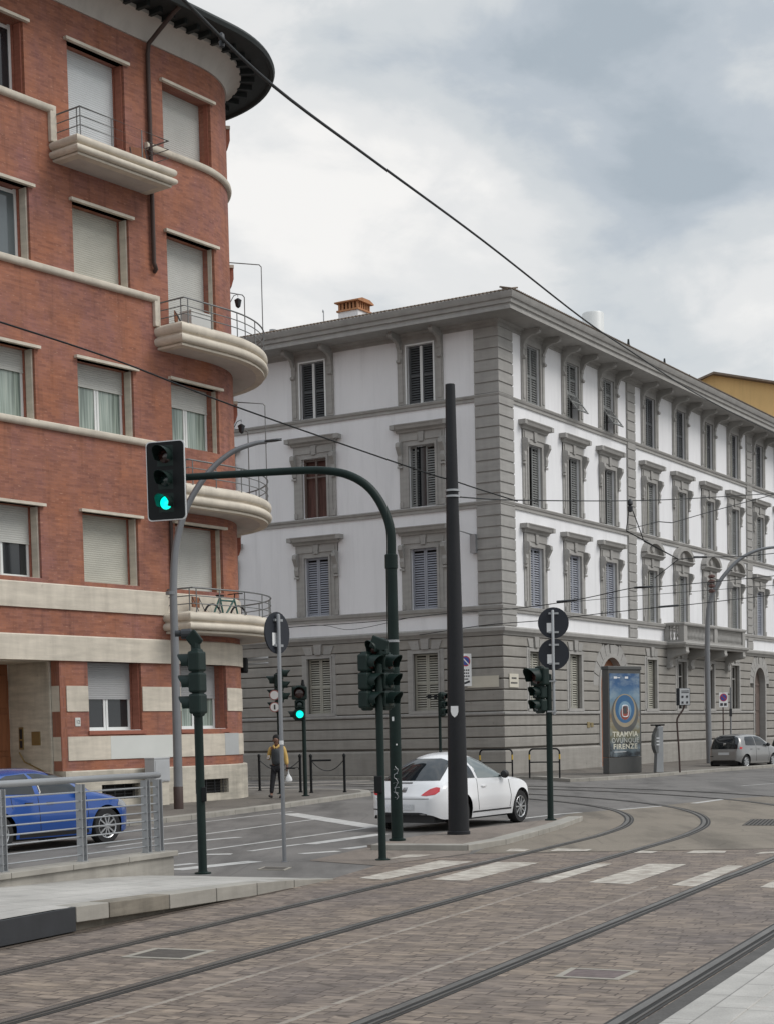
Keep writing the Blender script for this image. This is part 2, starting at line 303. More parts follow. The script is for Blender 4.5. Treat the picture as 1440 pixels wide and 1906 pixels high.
MT = dict(
 brick=mk_brick(), cream=mk_stone('travertine_cladding', (.62, .56, .47), .16), creamd=mk_stone('travertine_weathered', (.55, .505, .425), .26),
 patch=M('repainted_patch_white', (.62, .63, .60), .7, var=.04), patchg=M('repainted_patch_grey', (.42, .43, .43), .7, var=.06),
 jambbrick=M('brick_jamb', (.32, .118, .078), .85, var=.2, vs=4, stretch=(1, 1, 5)),
 white=mk_plaster('white_plaster', (.82, .815, .825)), grey=mk_stone('grey_stone_trim', (.355, .343, .325), .12), greyg=mk_stone('grey_stone_render', (.315, .297, .270), .12), greyd=mk_stone('grey_stone_joint', (.155, .143, .128), .12),
 soffit=mk_plaster('painted_soffit', (.46, .44, .42), .07), cove=mk_plaster('painted_cove', (.52, .48, .44), .07),
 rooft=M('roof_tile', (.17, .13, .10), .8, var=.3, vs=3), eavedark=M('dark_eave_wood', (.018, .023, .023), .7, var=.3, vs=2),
 roller=M('roller_shutter_grey', (.50, .50, .47), .55, var=.08, vs=1.2), rollery=M('roller_shutter_aged', (.46, .45, .39), .55, var=.14, vs=.8, stretch=(1, 1, 1.5)), stainblock=mk_stone('stained_block', (.20, .178, .145), .4), dirt=M('gutter_dirt', (.085, .065, .05), .95, var=.6, vs=14, fine=.5, fs=60), rollerl=M('roller_shutter_pale', (.60, .63, .64), .45, var=.05), rollerg=M('roller_shutter_plain', (.38, .385, .39), .5, var=.06),
 sash=M('white_sash_paint', (.72, .73, .72), .4, var=.05), pane=mk_glass('window_pane', (.02, .023, .026)), panes=mk_glass('sky_pane', (.10, .12, .13), .05, 1.0), curtain=mk_curtain(),
 shdark=M('shutter_slate', (.075, .08, .085), .5, var=.15), shmid=M('shutter_grey', (.21, .215, .21), .5, var=.15), shblue=M('shutter_bluegrey', (.30, .315, .36), .5, var=.1), shtaupe=M('shutter_taupe', (.36, .35, .30), .55, var=.12),
 void=M('dark_interior', (.012, .011, .011), .9, var=0), wood=M('brown_door_wood', (.26, .10, .045), .5, var=.25, vs=2, stretch=(6, 6, .6)), woodd=M('dark_door_wood', (.14, .105, .09), .5, var=.3, vs=2, stretch=(6, 6, .6)),
 curtainred=M('brown_curtain', (.12, .06, .05), .9, var=.5, vs=2, stretch=(8, 8, .5)),
 iron=M('grey_iron_rail', (.17, .175, .175), .45, .3, var=.15), steel=M('galvanised_steel', (.36, .37, .38), .42, .55, var=.12, vs=2), steeld=M('dark_steel', (.03, .032, .036), .5, .2, var=.1),
 green=M('dark_green_paint', (.006, .016, .0135), .5, 0, var=.25, vs=3, spec=.25), greenb=M('dark_green_plastic', (.008, .020, .017), .5, var=.2, vs=4, spec=.3), black=M('black_plastic', (.008, .009, .010), .6, var=.15, spec=.25),
 charcoal=M('charcoal_pole_paint', (.016, .0165, .019), .55, spec=.3, var=.18, vs=1.2, fine=.1, fs=25), signback=M('sign_back_grey', (.022, .025, .033), .5, var=.1, spec=.3), sticker=M('white_sticker', (.72, .72, .72), .5, var=.04),
 lensoff=mk_glass('unlit_lens', (.012, .03, .028), .15), lensred=mk_glass('unlit_red_lens', (.035, .012, .010), .15), lit=mk_emit('lit_green_lens', (.0, .80, .58), 1.5),
 asphalt=mk_asphalt('asphalt', (.155, .145, .136)), asphaltr=mk_asphalt('brown_asphalt', (.205, .172, .146), .14), walk=mk_asphalt('sidewalk_asphalt', (.150, .134, .117), .18), apron=mk_asphalt('tan_concrete', (.200, .172, .138), .12),
 pavers=mk_pavers(), kerb=mk_stone('kerb_stone', (.33, .31, .275), .18), slab=mk_slabs('granite_slabs', (.44, .42, .39)), concrete=mk_stone('stained_concrete', (.34, .32, .285), .25), darkpanel=M('dark_platform_panel', (.028, .03, .034), .5, var=.25, vs=3),
 paint=mk_worn_white('road_paint', .44, (.52, .51, .49), (.15, .148, .145), AN_A), worn=mk_worn_white('worn_crossing_paint', .525, (.56, .525, .46), (.19, .15, .125), AN_T), strip=mk_worn_white('light_stone_strip', .52, (.31, .275, .235), (.17, .13, .11), AN_T),
 railseal=M('rail_seal', (.024, .022, .020), .7, var=.3, vs=5), railhead=M('rail_head_steel', (.17, .16, .148), .38, .6, var=.35, vs=1.2), groove=M('rail_groove', (.012, .011, .010), .8, var=0), railsteel=M('rail_lip_steel', (.12, .11, .10), .5, .6, var=.25),
 rustpaver=M('dark_worn_paver', (.13, .10, .095), .8, var=.45, vs=9, stretch=(1, 2, 1)), manhole=M('cast_iron_cover', (.085, .075, .065), .6, .3, var=.35, vs=8), frame=M('light_stone_frame', (.29, .265, .225), .7, var=.15, vs=4),
 brass=M('brass_plate', (.32, .25, .12), .4, .6, var=.2), terracotta=M('terracotta_tile', (.42, .20, .095), .8, var=.25, vs=4), ochre=mk_plaster('ochre_plaster', (.68, .45, .20), .08),
 rubber=M('tyre_rubber', (.014, .014, .015), .8, var=.1), alloy=M('alloy_rim', (.50, .51, .52), .3, .7, var=.05), carglass=mk_glass('car_glass', (.012, .015, .018), .03, .7), carglassl=mk_glass('car_glass_clear', (.16, .19, .19), .05, .9),
 carwhite=M('white_car_paint', (.74, .74, .75), .25, var=0, coat=.8), carblue=M('blue_car_paint', (.010, .070, .31), .26, .2, var=0, coat=.9), carsilver=M('silver_car_paint', (.29, .285, .28), .3, .55, var=0, coat=.7), cardark=M('dark_car_paint', (.02, .02, .024), .25, .2, var=0, coat=.8),
 trim=M('black_car_trim', (.014, .014, .015), .5, var=0), tail=M('tail_light_red', (.52, .028, .035), .15, var=.15, vs=12, coat=.6), plate=M('number_plate', (.58, .59, .60), .4, var=.25, vs=14, stretch=(6, 6, 2)), chrome=M('chrome', (.7, .7, .7), .12, 1, var=0), headl=mk_glass('headlamp_glass', (.30, .31, .33), .08, 1),
 skin=M('skin', (.17, .085, .055), .55, var=.1), hair=M('black_hair', (.008, .007, .007), .7, var=.2, vs=30), jacket=M('mustard_jacket', (.52, .34, .105), .8, var=.15, vs=8), vest=M('dark_vest', (.045, .05, .055), .8, var=.2, vs=9), trouser=M('black_trousers', (.010, .010, .013), .85, var=.2, vs=9), shoe=M('black_shoe', (.016, .013, .013), .5, var=.1), bag=M('white_plastic_bag', (.78, .78, .78), .4, var=.08, vs=10), phone=M('phone', (.30, .28, .27), .3, var=0),
 yellow=M('yellow_band', (.55, .36, .04), .5, var=.1), redf=M('sign_red_faded', (.30, .12, .11), .5, var=.2), red=M('sign_red', (.42, .03, .04), .4, var=.05), blue=M('sign_blue', (.035, .06, .28), .4, var=.05), ink=M('dark_lettering', (.03, .03, .035), .6, var=0), plaque=M('pale_marble_plaque', (.60, .56, .47), .5, var=.06), totem=M('totem_grey', (.075, .075, .072), .5, var=.1), darkstrip=M('dark_concrete_strip', (.075, .07, .065), .8, var=.3, vs=3, fine=.25, fs=40), type=M('poster_type', (.62, .60, .50), .4, var=0), cabinet=M('grey_cabinet', (.43, .44, .45), .5, var=.08),
 copper=M('reddish_insulator', (.13, .07, .06), .6, var=.2), brown=M('brown_paint', (.055, .032, .026), .6, var=.2), lampgrey=M('lamp_post_grey', (.22, .225, .235), .45, .35, var=.12, vs=1.5), teal=M('teal_frame', (.03, .12, .10), .4, var=.1), acw=M('aircon_white', (.62, .62, .60), .5, var=.06),
)
def sweep2d(mb, path, prof, m=0, caps=True, closed=False):
    P = [Vector((p[0], p[1])) for p in path]; n = len(prof); k = len(P); vs = []
    def rn(a, b):
        t = (b-a).normalized(); return Vector((t.y, -t.x))
    for i, p in enumerate(P):
        n0 = rn(P[i-1], p) if i > 0 else None; n1 = rn(p, P[i+1]) if i < k-1 else None
        if n0 is None: mv = n1
        elif n1 is None: mv = n0
        else: mv = (n0+n1)/(1+n0.dot(n1)) if n0.dot(n1) > -.9 else n0
        for o, z in prof: vs.append((p.x+mv.x*o, p.y+mv.y*o, z))
    fs = [(i*n+j, i*n+(j+1) % n, (i+1)*n+(j+1) % n, (i+1)*n+j) for i in range(k-1) for j in range(n)]
    if caps: fs += [tuple(range(n-1, -1, -1)), tuple(range((k-1)*n, k*n))]
    ln = [0]
    for i in range(k-1): ln.append(ln[-1]+(P[i+1]-P[i]).length)
    uvs = [[(ln[i], prof[j][1]), (ln[i], prof[(j+1) % n][1]), (ln[i+1], prof[(j+1) % n][1]), (ln[i+1], prof[j][1])] for i in range(k-1) for j in range(n)]
    if caps: uvs += [[(d, z) for d, z in prof[::-1]], [(d, z) for d, z in prof]]
    mb.add(vs, fs, m, uvs)
def rect(d0, d1, z0, z1): return [(d0, z0), (d1, z0), (d1, z1), (d0, z1)]

# =================================================================== BRICK APARTMENT BUILDING
oA = G(337, 1494, .12)
UE, RC, TH = 1.35, 3.2, 1.67
SE = UE+RC*TH
def FA(s, d, z):
    if s <= UE: return (s, -d, z)
    th = (s-UE)/RC
    if th <= TH: return (UE+(RC+d)*sin(th), RC-(RC+d)*cos(th), z)
    e = s-SE
    return (UE+(RC+d)*sin(TH)+cos(TH)*e, RC-(RC+d)*cos(TH)+sin(TH)*e, z)
CUT = [UE+RC*TH*i/28 for i in range(29)]
bb = thing('brick_apartment_building', 'red brick apartment building with a rounded corner, pale stone bands and curved balconies', 'building', (oA.x, oA.y, 0), pi/2-AN_A)
WB = Matrix.Translation((oA.x, oA.y, 0)) @ Matrix.Rotation(pi/2-AN_A, 4, 'Z')
COLX = [(.10, 2.05), (-3.25, -1.30), (-6.60, -4.65), (-9.95, -8.0)]
ROWS = [(5.93, 7.70), (9.80, 11.55), (13.65, 15.45), (17.60, 19.38)]
holes = []
for ci, (a, b) in enumerate(COLX):
    for ri, (e, g) in enumerate(ROWS):
        if ri == 3 and ci == 1: e = 16.80
        if ri == 2 and ci == 0: e = 12.95
        if ri == 3 and ci == 0: e = 17.62
        holes.append((a, b, e, g, ci, ri))
S0, S1 = -15.0, SE+13
m = MB(); m.wall(S0, S1, 5.82, 20.3, holes, .46, FA, CUT); m.build('upper_wall', MT['brick'], bb, fix=False)
m = MB()
gh = [(-3.25, -1.36, 2.12, 3.9), (.12, 2.04, 2.12, 3.9)]
m.wall(-4.0, S1, 1.05, 3.95, gh, .42, FA, CUT)
m.box(-4.2, -4.0, .001, .32, .12, 3.95)
m.build('ground_wall', MT['brick'], bb, fix=False)
m = MB(); m.wall(S0, -8.3, 1.05, 3.95, [], .4, FA); m.build('side_wall', MT['brick'], bb, fix=False)
m = MB(); m.sweep(rect(-.3, .0, 5.19-.7, 5.19+.05), S0, S1, FA, cuts=CUT); m.build('band_wall', MT['brick'], bb)
for z0, z1, d in ((5.19, 5.82, .05), (3.90, 4.54, .07)):
    m = MB(); m.sweep([(-.35, z0), (d, z0), (d, z1-.03), (d-.03, z1), (-.35, z1)], S0, S1, FA, cuts=CUT); m.build('stone_band', MT['cream'], bb)
m = MB()
for a, b in ((-4.0, -3.27), (-1.34, .10), (2.06, S1)): m.sweep(rect(-.05, .025, 2.62, 3.27), a, b, FA, cuts=CUT)
m.sweep(rect(-.05, .025, 1.37, 1.98), -4.0, S1, FA, cuts=CUT)
m.sweep(rect(-.05, .025, 1.37, 1.98), S0, -8.3, FA)
m.box(-4.203, -4.02, .03, .322, 2.62, 3.27); m.box(-4.203, -4.02, .03, .322, 1.37, 1.98)
m.build('stone_course', MT['cream'], bb)
m = MB(); m.sweep(rect(0, .029, 1.375, 1.975), -2.55, .02, FA); m.build('repainted_patch', MT['patch'], bb)
m = MB(); m.sweep(rect(0, .029, 1.375, 1.99), 1.86, 2.75, FA, cuts=CUT); m.build('repainted_patch', MT['patchg'], bb)
m = MB(); vents = [(.47, 1.84, .32, .72), (-3.0, -1.6, .32, .72)]
m.wall(-4.0, S1, .0, 1.06, vents, .4, FA, CUT, d=.12); m.sweep([(-.1, 1.06), (.12, 1.06), (.12, 1.08), (.09, 1.11), (-.1, 1.11)], -4.0, S1, FA, cuts=CUT)
m.box(-4.2, -4.0, -.12, .32, 0, 1.11)
m.build('plinth', MT['creamd'], bb)
for a, b, e, g in vents:
    m = MB(); m.box(a, b, .2, .23, e, g, 0)
    for q in range(5): m.box(a, b, -.02, .0, e+.05+q*.08, e+.062+q*.08, 1)
    for q in range(4): m.box(a+(b-a)*(q+.5)/4-.01, a+(b-a)*(q+.5)/4+.01, -.045, -.025, e, g, 1)
    m.build('basement_vent', [MT['void'], MT['steeld']], bb)
# string courses at the sills
def strip(prof, a, b, name, mat):
    m = MB(); m.sweep(prof, a, b, FA, cuts=CUT); return m.build(name, mat, bb, smooth=40)
def strprof(z): return [(-.1, z-.17), (.06, z-.17), (.10, z-.14), (.12, z-.08), (.11, z-.02), (.07, z+.01), (-.1, z+.01)]
for z, segs in ((9.80, [(S0, -.42), (SE+1.2, S1)]), (13.65, [(S0, -.42), (SE+1.2, S1)]), (17.60, [(S0, -3.86), (-.62, S1)])):
    for a, b in segs: strip(strprof(z), a, b, 'string_course', MT['cream'])
for s_, z0, z1 in ((-.42, 12.85, 13.66), (-3.86, 16.72, 17.61), (-.42, 8.6, 9.81)):
    m = MB(); m.box(s_-.09, s_+.11, -.10, .1, z0, z1); m.build('string_drop', MT['cream'], bb, bevel=.02)
# windows
def brick_window(s0, s1, z0, z1, closed, shut, jamb, pane, lint=True, ground=False, sashm='sash'):
    w = s1-s0; h = z1-z0; m = MB()
    if lint: m.box(-.10, w+.13, -.11, .2, h, h+.07)
    else: m.box(-.04, w+.12, -.045, .3, -.1, -.002, 1)
    for x in (0, w):
        sg = 1 if x == 0 else -1
        a, b = sorted((x, x+sg*.045)); m.box(a+.001, b, .08, .31, 0, h-.004, 1)
        a, b = sorted((x, x+sg*.07)); m.box(a+.001, b, .33, .42, 0, h-.004, 2)
    m.box(.002, w-.002, .05, .44, -.03, .012, 1 if not ground else 3)
    o = m.build('window', [MT['cream'], MT[jamb], MT['jambbrick'], MT['sash']], bb, loc=(s0, .004 if s1 > UE else 0, z0), rz=.040 if s1 > UE else 0)
    zc = h*(1-closed)
    if closed > 0:
        m = MB(); nsl = max(3, int((h-zc)/.055)); dz = (h-zc)/nsl
        for q in range(nsl):
            z = zc+q*dz
            m.add([(.06, .372, z), (w-.06, .372, z), (w-.06, .367, z+dz*.5), (.06, .367, z+dz*.5), (w-.06, .372, z+dz*.93), (.06, .372, z+dz*.93), (w-.06, .377, z+dz), (.06, .377, z+dz)],
                  [(0, 1, 2, 3), (3, 2, 4, 5), (5, 4, 6, 7)])
        m.box(.05, w-.05, .36, .39, zc-.03, zc)
        m.build('roller_shutter', MT[shut], o, fix=False)
    if closed < 1:
        m = MB(); f = .07
        for a, b in ((0.07, w/2-.01), (w/2+.01, w-.07)):
            m.box(a, a+f, .39, .44, 0, zc+.1); m.box(b-f, b, .39, .44, 0, zc+.1); m.box(a+f, b-f, .392, .438, .0, f*1.3); m.box(a+f, b-f, .392, .438, h-.12, h-.04)
        m.build('sash', MT[sashm], o)
        m = MB(); m.box(.1, w-.1, .415, .42, .04, h-.05); m.build('pane', MT[pane], o)
    return o
for a, b, e, g, ci, ri in holes:
    st = {(2, 3): (0, 'roller', 'jambbrick', 'pane'), (1, 3): (1, 'rollerl', 'jambbrick', 'pane'), (0, 3): (1, 'roller', 'jambbrick', 'pane'),
          (2, 2): (.0, 'roller', 'cream', 'panes'), (1, 2): (1, 'rollery', 'cream', 'pane'), (0, 2): (1, 'roller', 'cream', 'pane'),
          (2, 1): (.30, 'roller', 'cream', 'curtain'), (1, 1): (.32, 'roller', 'cream', 'curtain'), (0, 1): (.34, 'roller', 'cream', 'curtain'),
          (2, 0): (.50, 'roller', 'cream', 'pane'), (1, 0): (1, 'rollery', 'cream', 'pane'), (0, 0): (1, 'roller', 'cream', 'pane')}.get((ci, ri), (1, 'roller', 'cream', 'pane'))
    brick_window(a, b, e, g, *st)
brick_window(*gh[0], .62 - .22 + .12, 'rollerg', 'jambbrick', 'pane', lint=False, ground=True)
brick_window(*gh[1], .5, 'rollerg', 'jambbrick', 'curtain', lint=False, ground=True)
# awning boxes and lintels of the windows on the curved corner
for zt in (7.70, 11.55, 15.45, 19.38):
    m = MB(); m.sweep(rect(-.05, .13, zt, zt+.085), UE+RC*.80, UE+RC*1.45, FA, cuts=CUT, m=0)
    m.sweep([(-.05, zt-.55), (.06, zt-.5), (.12, zt-.3), (.12, zt), (-.05, zt)], UE+RC*.82, UE+RC*1.43, FA, cuts=CUT, m=1)
    m.build('awning_box', [MT['cream'], MT['jambbrick']], bb)
# entrance
m = MB()
m.box(-4.22, -4.12, .32, 1.95, .12, 3.95); m.box(-4.27, -4.12, .32, .40, .12, 3.92); m.box(-8.3, -8.15, .0, 1.95, .0, 3.95)
m.box(-8.15, -4.22, .4, 1.95, 3.88, 3.95); m.build('entrance_recess', MT['creamd'], bb)
m = MB(); m.box(-8.15, -4.2, .05, 1.95, .0, .28); m.box(-8.15, -4.2, .45, 1.95, .28, .44); m.build('entrance_step', MT['creamd'], bb)
m = MB(); m.box(-8.15, -4.22, 1.95, 2.05, .44, 3.95, 0)
for q in range(4):
    for z0, z1 in ((.6, 1.5), (1.65, 2.6), (2.75, 3.6)): m.box(-4.9-q*.8, -4.32-q*.8, 1.92, 1.95, z0, z1, 0)
d_ = m.build('door', MT['wood'], bb, bevel=.012)
m = MB(); m.lathe([(.035, 1.86), (.045, 1.90), (.02, 1.94)], (-5.05, 0, 1.5), 10, 'y'); m.build('handle', MT['brass'], d_)
m = MB(); m.box(-4.24, -4.22, .77, 1.1, 1.78, 2.13); m.build('letter_plate', MT['brass'], bb, bevel=.005)
m = MB(); m.box(-4.245, -4.22, 1.42, 1.58, 1.68, 2.25, 0); m.box(-4.25, -4.245, 1.45, 1.55, 1.95, 2.2, 1); m.box(-4.25, -4.245, 1.45, 1.55, 1.72, 1.9, 1); m.build('intercom_panel', [MT['brass'], MT['steeld']], bb)
m = MB(); m.tube([(-4.30, 1.52, 1.60), (-4.30, 1.33, 1.36), (-4.30, .42, 1.05)], .022, 8); m.tube([(-4.22, 1.2, 1.31), (-4.30, 1.2, 1.31)], .015, 6); m.tube([(-4.22, .6, 1.1), (-4.30, .6, 1.1)], .015, 6)
m.build('handrail', MT['brass'], bb)
m = MB(); m.box(-3.74, -3.56, -.02, -.001, 2.24, 2.46); nt = m.build('number_tile', MT['patch'], bb, bevel=.02)
def text_mesh(txt, size, name, mat, parent, M4, ext=.002, align='CENTER', bold=0, spacing=1.0, squash=1.0):
    c = bpy.data.curves.new(name, 'FONT'); c.body = txt; c.size = size; c.extrude = ext; c.align_x = align; c.align_y = 'CENTER'; c.offset = bold; c.space_character = spacing; c.resolution_u = 3
    t = bpy.data.objects.new(name+'_tmp', c); COL.objects.link(t)
    dg = bpy.context.evaluated_depsgraph_get(); me = bpy.data.meshes.new_from_object(t.evaluated_get(dg)); bpy.data.objects.remove(t); bpy.data.curves.remove(c)
    me.transform(Matrix.Diagonal((squash, 1, 1, 1))); me.transform(M4); me.materials.clear(); me.materials.append(mat); me.name = name
    return obj(name, me, parent)
RX = Matrix.Rotation(pi/2, 4, 'X')
text_mesh('12', .13, 'house_number', MT['ink'], nt, Matrix.Translation((-3.65, -.022, 2.35)) @ RX)
# eave
m = MB(); cv = [(-.05, 20.22), (.05, 20.22)]+[(.05+.42*(1-cos(a)), 20.25+.46*sin(a)) for a in [pi/2*i/8 for i in range(9)]]+[(.47, 20.80), (-.05, 20.80)]
m.sweep(cv, S0, S1, FA, cuts=CUT); m.build('eave_cove', MT['cove'], bb, smooth=50)
q = -9.0
while q < SE:
    m = MB()
    a = Vector(FA(q, .44, 0)); b = Vector(FA(q, .86, 0)); t = (b-a).normalized(); nn = Vector((-t.y, t.x, 0))*.055
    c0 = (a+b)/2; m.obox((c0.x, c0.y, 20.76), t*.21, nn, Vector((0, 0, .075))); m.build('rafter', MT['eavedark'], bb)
    q += .46
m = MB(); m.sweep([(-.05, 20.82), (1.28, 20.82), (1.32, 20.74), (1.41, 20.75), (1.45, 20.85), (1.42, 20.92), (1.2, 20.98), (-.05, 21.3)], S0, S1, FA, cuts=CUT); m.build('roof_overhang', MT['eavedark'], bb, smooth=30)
m = MB(); pl = [FA(s, 0, 0)[:2] for s in [S0]+CUT+[S1]]
m.prism([(p[0], p[1]) for p in pl]+[(S0, 10)], 21.1, 21.3); m.build('roof', MT['rooft'], bb)
m = MB(); m.tube([FA(-.49, 1.30, 20.78), FA(-.49, 1.1, 20.70), FA(-.49, .14, 20.15), FA(-.49, .09, 19.9), FA(-.49, .09, 14.5), FA(-.42, .09, 14.35), FA(-.40, .0, 14.3)], .06, 10); m.build('downpipe', MT['brown'], bb, smooth=60)
m = MB(); m.tube([FA(-.12, .06, 7.75), FA(-.12, .06, 5.85)], .05, 8); m.build('downpipe', MT['brown'], bb, smooth=60)
# balconies
def balc_path(sl, sr, d, wrap):
    p = [FA(sl, 0, 0), FA(sl, d, 0)]
    if wrap: p += [FA(c, d, 0) for c in CUT if sl < c < sr]
    p += [FA(sr, d, 0), FA(sr, 0, 0)]
    return [(q[0], q[1]) for q in p]
def make_balcony(sl, sr, zb, zt, wrap, rails, d=1.05):
    h = zt-zb; d0 = d-.17; path = balc_path(sl, sr, d0, wrap); path[0] = (path[0][0], path[0][1]); m = MB()
    prof = [(-.20, zb), (.03, zb), (.04, zb+.05), (.0, zb+.08)]
    for c, r, o in ((.30, .17, .06), (.74, .20, .05)):
        prof += [(o+.095*cos(a), zb+h*(c+r*sin(a))) for a in [-pi/2+pi*i/8 for i in range(9)]]
    prof += [(.0, zt), (-.20, zt)]
    sweep2d(m, path, prof)
    slab = [FA(sl, 0, 0)]+[(p[0], p[1]) for p in path[1:-1]]+[FA(sr, 0, 0)]
    wallp = [FA(c, -.02, 0) for c in reversed(CUT) if sl < c < sr]
    m2 = MB(); m2.prism([(p[0], p[1]) for p in slab]+[(p[0], p[1]) for p in wallp], zb+.003, zb+.13)
    o = m.build('balcony', MT['cream'], bb, smooth=35); m2.build('balcony_floor', MT['cove'], o)
    r = MB(); rp = balc_path(sl+.06 if not wrap else sl+.06, sr-.06, d-.12, wrap)
    for q, k in enumerate(rails): r.tube([(p[0], p[1], zt+k) for p in rp], .022 if q == len(rails)-1 else .014, 8)
    tot = []; acc = 0
    for i in range(1, len(rp)-1):
        a, b = Vector(rp[i]), Vector(rp[i+1]) if i+1 < len(rp)-1 else None
        if i == 1: tot.append(Vector(rp[1])+Vector((.0, .12)))
        if b is None: continue
        L = (b-a).length
        while acc <= L:
            tot.append(a+(b-a)*(acc/L)); acc += 1.05
        acc -= L
    if wrap: tot[1] = tot[1]+Vector((.14, 0)) if len(tot) > 1 else tot[1]
    for p in tot: r.tube([(p.x, p.y, zt-.03), (p.x, p.y, zt+rails[-1])], .016, 6)
    r.build('railing', MT['iron'], o, smooth=60)
    return o
SW = UE+RC*1.6
make_balcony(-3.80, -.62, 16.25, 16.75, False, (.22, .44, .66))
make_balcony(-.33, SW, 12.25, 12.88, True, (.20, .41, .62))
make_balcony(-.33, SW, 8.02, 8.65, True, (.20, .41, .62))
make_balcony(-.33, SW, 4.70, 5.27, True, (.20, .41, .62))
def radial(th, d, z): return Vector(FA(UE+RC*th, d, z))
for zb, zh in ((12.88, 15.65), (8.65, 11.65)):
    for th, dz, dd in ((.86, 0, .95), (1.18, -.55, .80)):
        m = MB(); m.tube([radial(th, 0, zh+dz), radial(th, dd-.06, zh+dz-.03), radial(th, dd, zh+dz-.09), radial(th, dd, zb)], .016, 6)
        m.build('drying_frame', MT['iron'], bb, smooth=60)
for z in (14.75, 11.15):
    m = MB(); c = radial(.80, .22, z-.30)
    m.tube([radial(.80, 0, z-.28), radial(.80, .1, z-.1), radial(.80, .22, z-.05), radial(.80, .22, z-.12)], .012, 6)
    m.lathe([(.02, .14), (.05, .12), (.11, .08), (.10, .05), (.07, -.1), (.03, -.14), (.01, -.15)], c, 8)
    m.build('wall_lantern', MT['steeld'], bb)
m = MB(); m.lathe([(.10, 0), (.12, .05), (.12, .4), (.10, .45)], FA(UE+RC*.85, .12, 3.75), 10); m.build('wall_lamp', MT['black'], bb)
m = MB(); m.tube([FA(UE+RC*.95, .05, 4.15), FA(UE+RC*.93, .9, 4.2)], .05, 8); m.tube([FA(UE+RC*.95, .05, 4.0), FA(UE+RC*.93, .9, 4.05)], .03, 8); m.build('wall_bracket', MT['steel'], bb)

# things standing on the balconies
def Wb(s, d, z): return WB @ Vector(FA(s, d, z))
def bicycle(loc, rz):
    t = thing('bicycle', 'dark green bicycle leaning inside the lowest curved balcony railing', 'bicycle', loc, rz)
    for x in (-.52, .52):
        m = MB(); m.tube([(x+.33*cos(a), 0, .35+.33*sin(a)) for a in [2*pi*i/24 for i in range(25)]], .028, 6)
        w = m.build('wheel', MT['rubber'], t, smooth=60)
        m = MB()
        for i in range(10):
            a = 2*pi*i/10; m.tube([(x, 0, .35), (x+.32*cos(a), 0, .35+.32*sin(a))], .004, 4)
        m.build('spokes', MT['steel'], w)
    m = MB(); B = (-.08, 0, .32); H = (.36, 0, .85); S = (-.22, 0, .88); RA = (-.52, 0, .35)
    for a, b in ((B, H), (B, S), (S, RA), (B, RA), ((-.19, 0, .80), (.35, 0, .80)), (H, (.52, 0, .35))): m.tube([a, b], .027, 6)
    m.build('frame', MT['teal'], t, smooth=60)
    m = MB(); m.box(-.34, -.10, -.06, .06, .9, .95); m.build('saddle', MT['black'], t, bevel=.02)
    m = MB(); m.tube([H, (.38, 0, 1.0)], .015, 6); m.tube([(.40, -.28, 1.0), (.38, 0, 1.01), (.40, .28, 1.0)], .015, 6); m.build('handlebar', MT['black'], t)
    return t
bicycle(Wb(1.35, .62, 4.84), pi/2-AN_A)
def ac_unit(loc, rz, label):
    t = thing('air_conditioner', label, 'air conditioner', loc, rz); m = MB(); m.box(-.42, .42, -.16, .16, .05, .62); m.build('casing', MT['acw'], t, bevel=.02)
    m = MB(); m.lathe([(.22, -.175), (.22, -.165), (.05, -.165)], (-.1, 0, .34), 16, 'y')
    for q in range(6): m.box(-.32, .12, -.18, -.172, .15+q*.07, .16+q*.07)
    m.build('fan_grille', MT['steeld'], t)
ac_unit(Wb(1.55, .3, 12.38), pi/2-AN_A, 'white air conditioner on the upper curved balcony, below the closed tall shutter')
ac_unit(Wb(2.45, .40, 8.15), pi/2-AN_A+.4, 'white air conditioner on the middle curved balcony beside the brick corner')
def folding_chair(loc, rz, label):
    t = thing('garden_chair', label, 'chair', loc, rz)
    m = MB(); m.box(-.22, .22, -.2, .2, .43, .46); m.build('seat', MT['wood'], t); m = MB(); m.box(-.22, .22, .19, .22, .6, .88); m.build('backrest', MT['wood'], t)
    for x in (-.2, .2):
        for y0, y1 in ((-.2, .2), (.2, -.2)):
            m = MB(); m.tube([(x, y0, 0), (x, y1, .45 if y1 < 0 else .88)], .012, 6); m.build('leg', MT['steeld'], t)
folding_chair(Wb(.5, .55, 4.83), pi/2-AN_A+.3, 'dark folding chair on the lowest balcony, left of the bicycle')
folding_chair(Wb(-1.25, .45, 16.38), pi/2-AN_A-.5, 'dark folding chair on the small rectangular top balcony')
folding_chair(Wb(.15, .5, 12.38), pi/2-AN_A+.6, 'dark folding chair on the upper curved balcony, left of the air conditioner')
t = thing('balcony_table', 'white cabinet on the upper curved balcony beside the folding chair', 'cabinet', Wb(.78, .35, 12.38), pi/2-AN_A)
m = MB(); m.box(-.38, .38, -.2, .2, .05, .95); m.build('body', MT['acw'], t, bevel=.015)
m = MB(); m.box(-.40, .40, -.22, .22, .95, .99); m.build('top', MT['acw'], t)
# cabinet at the foot of the brick corner
p = G(317, 1497, .12)
t = thing('utility_cabinet', 'grey utility cabinet against the brick building beside the curved lamp post', 'cabinet', (p.x-.25, p.y-.45, .12), pi/2-AN_A)
m = MB(); m.box(-.26, .26, -.15, .15, .0, .62); m.build('base', MT['creamd'], t)
m = MB(); m.box(-.29, .29, -.18, .18, .62, 1.22); m.box(-.30, .30, -.19, .19, 1.22, 1.26); m.build('box', MT['cabinet'], t, bevel=.012)
m = MB(); m.box(-.25, .25, -.19, -.18, .66, 1.18); m.build('door', MT['cabinet'], t)

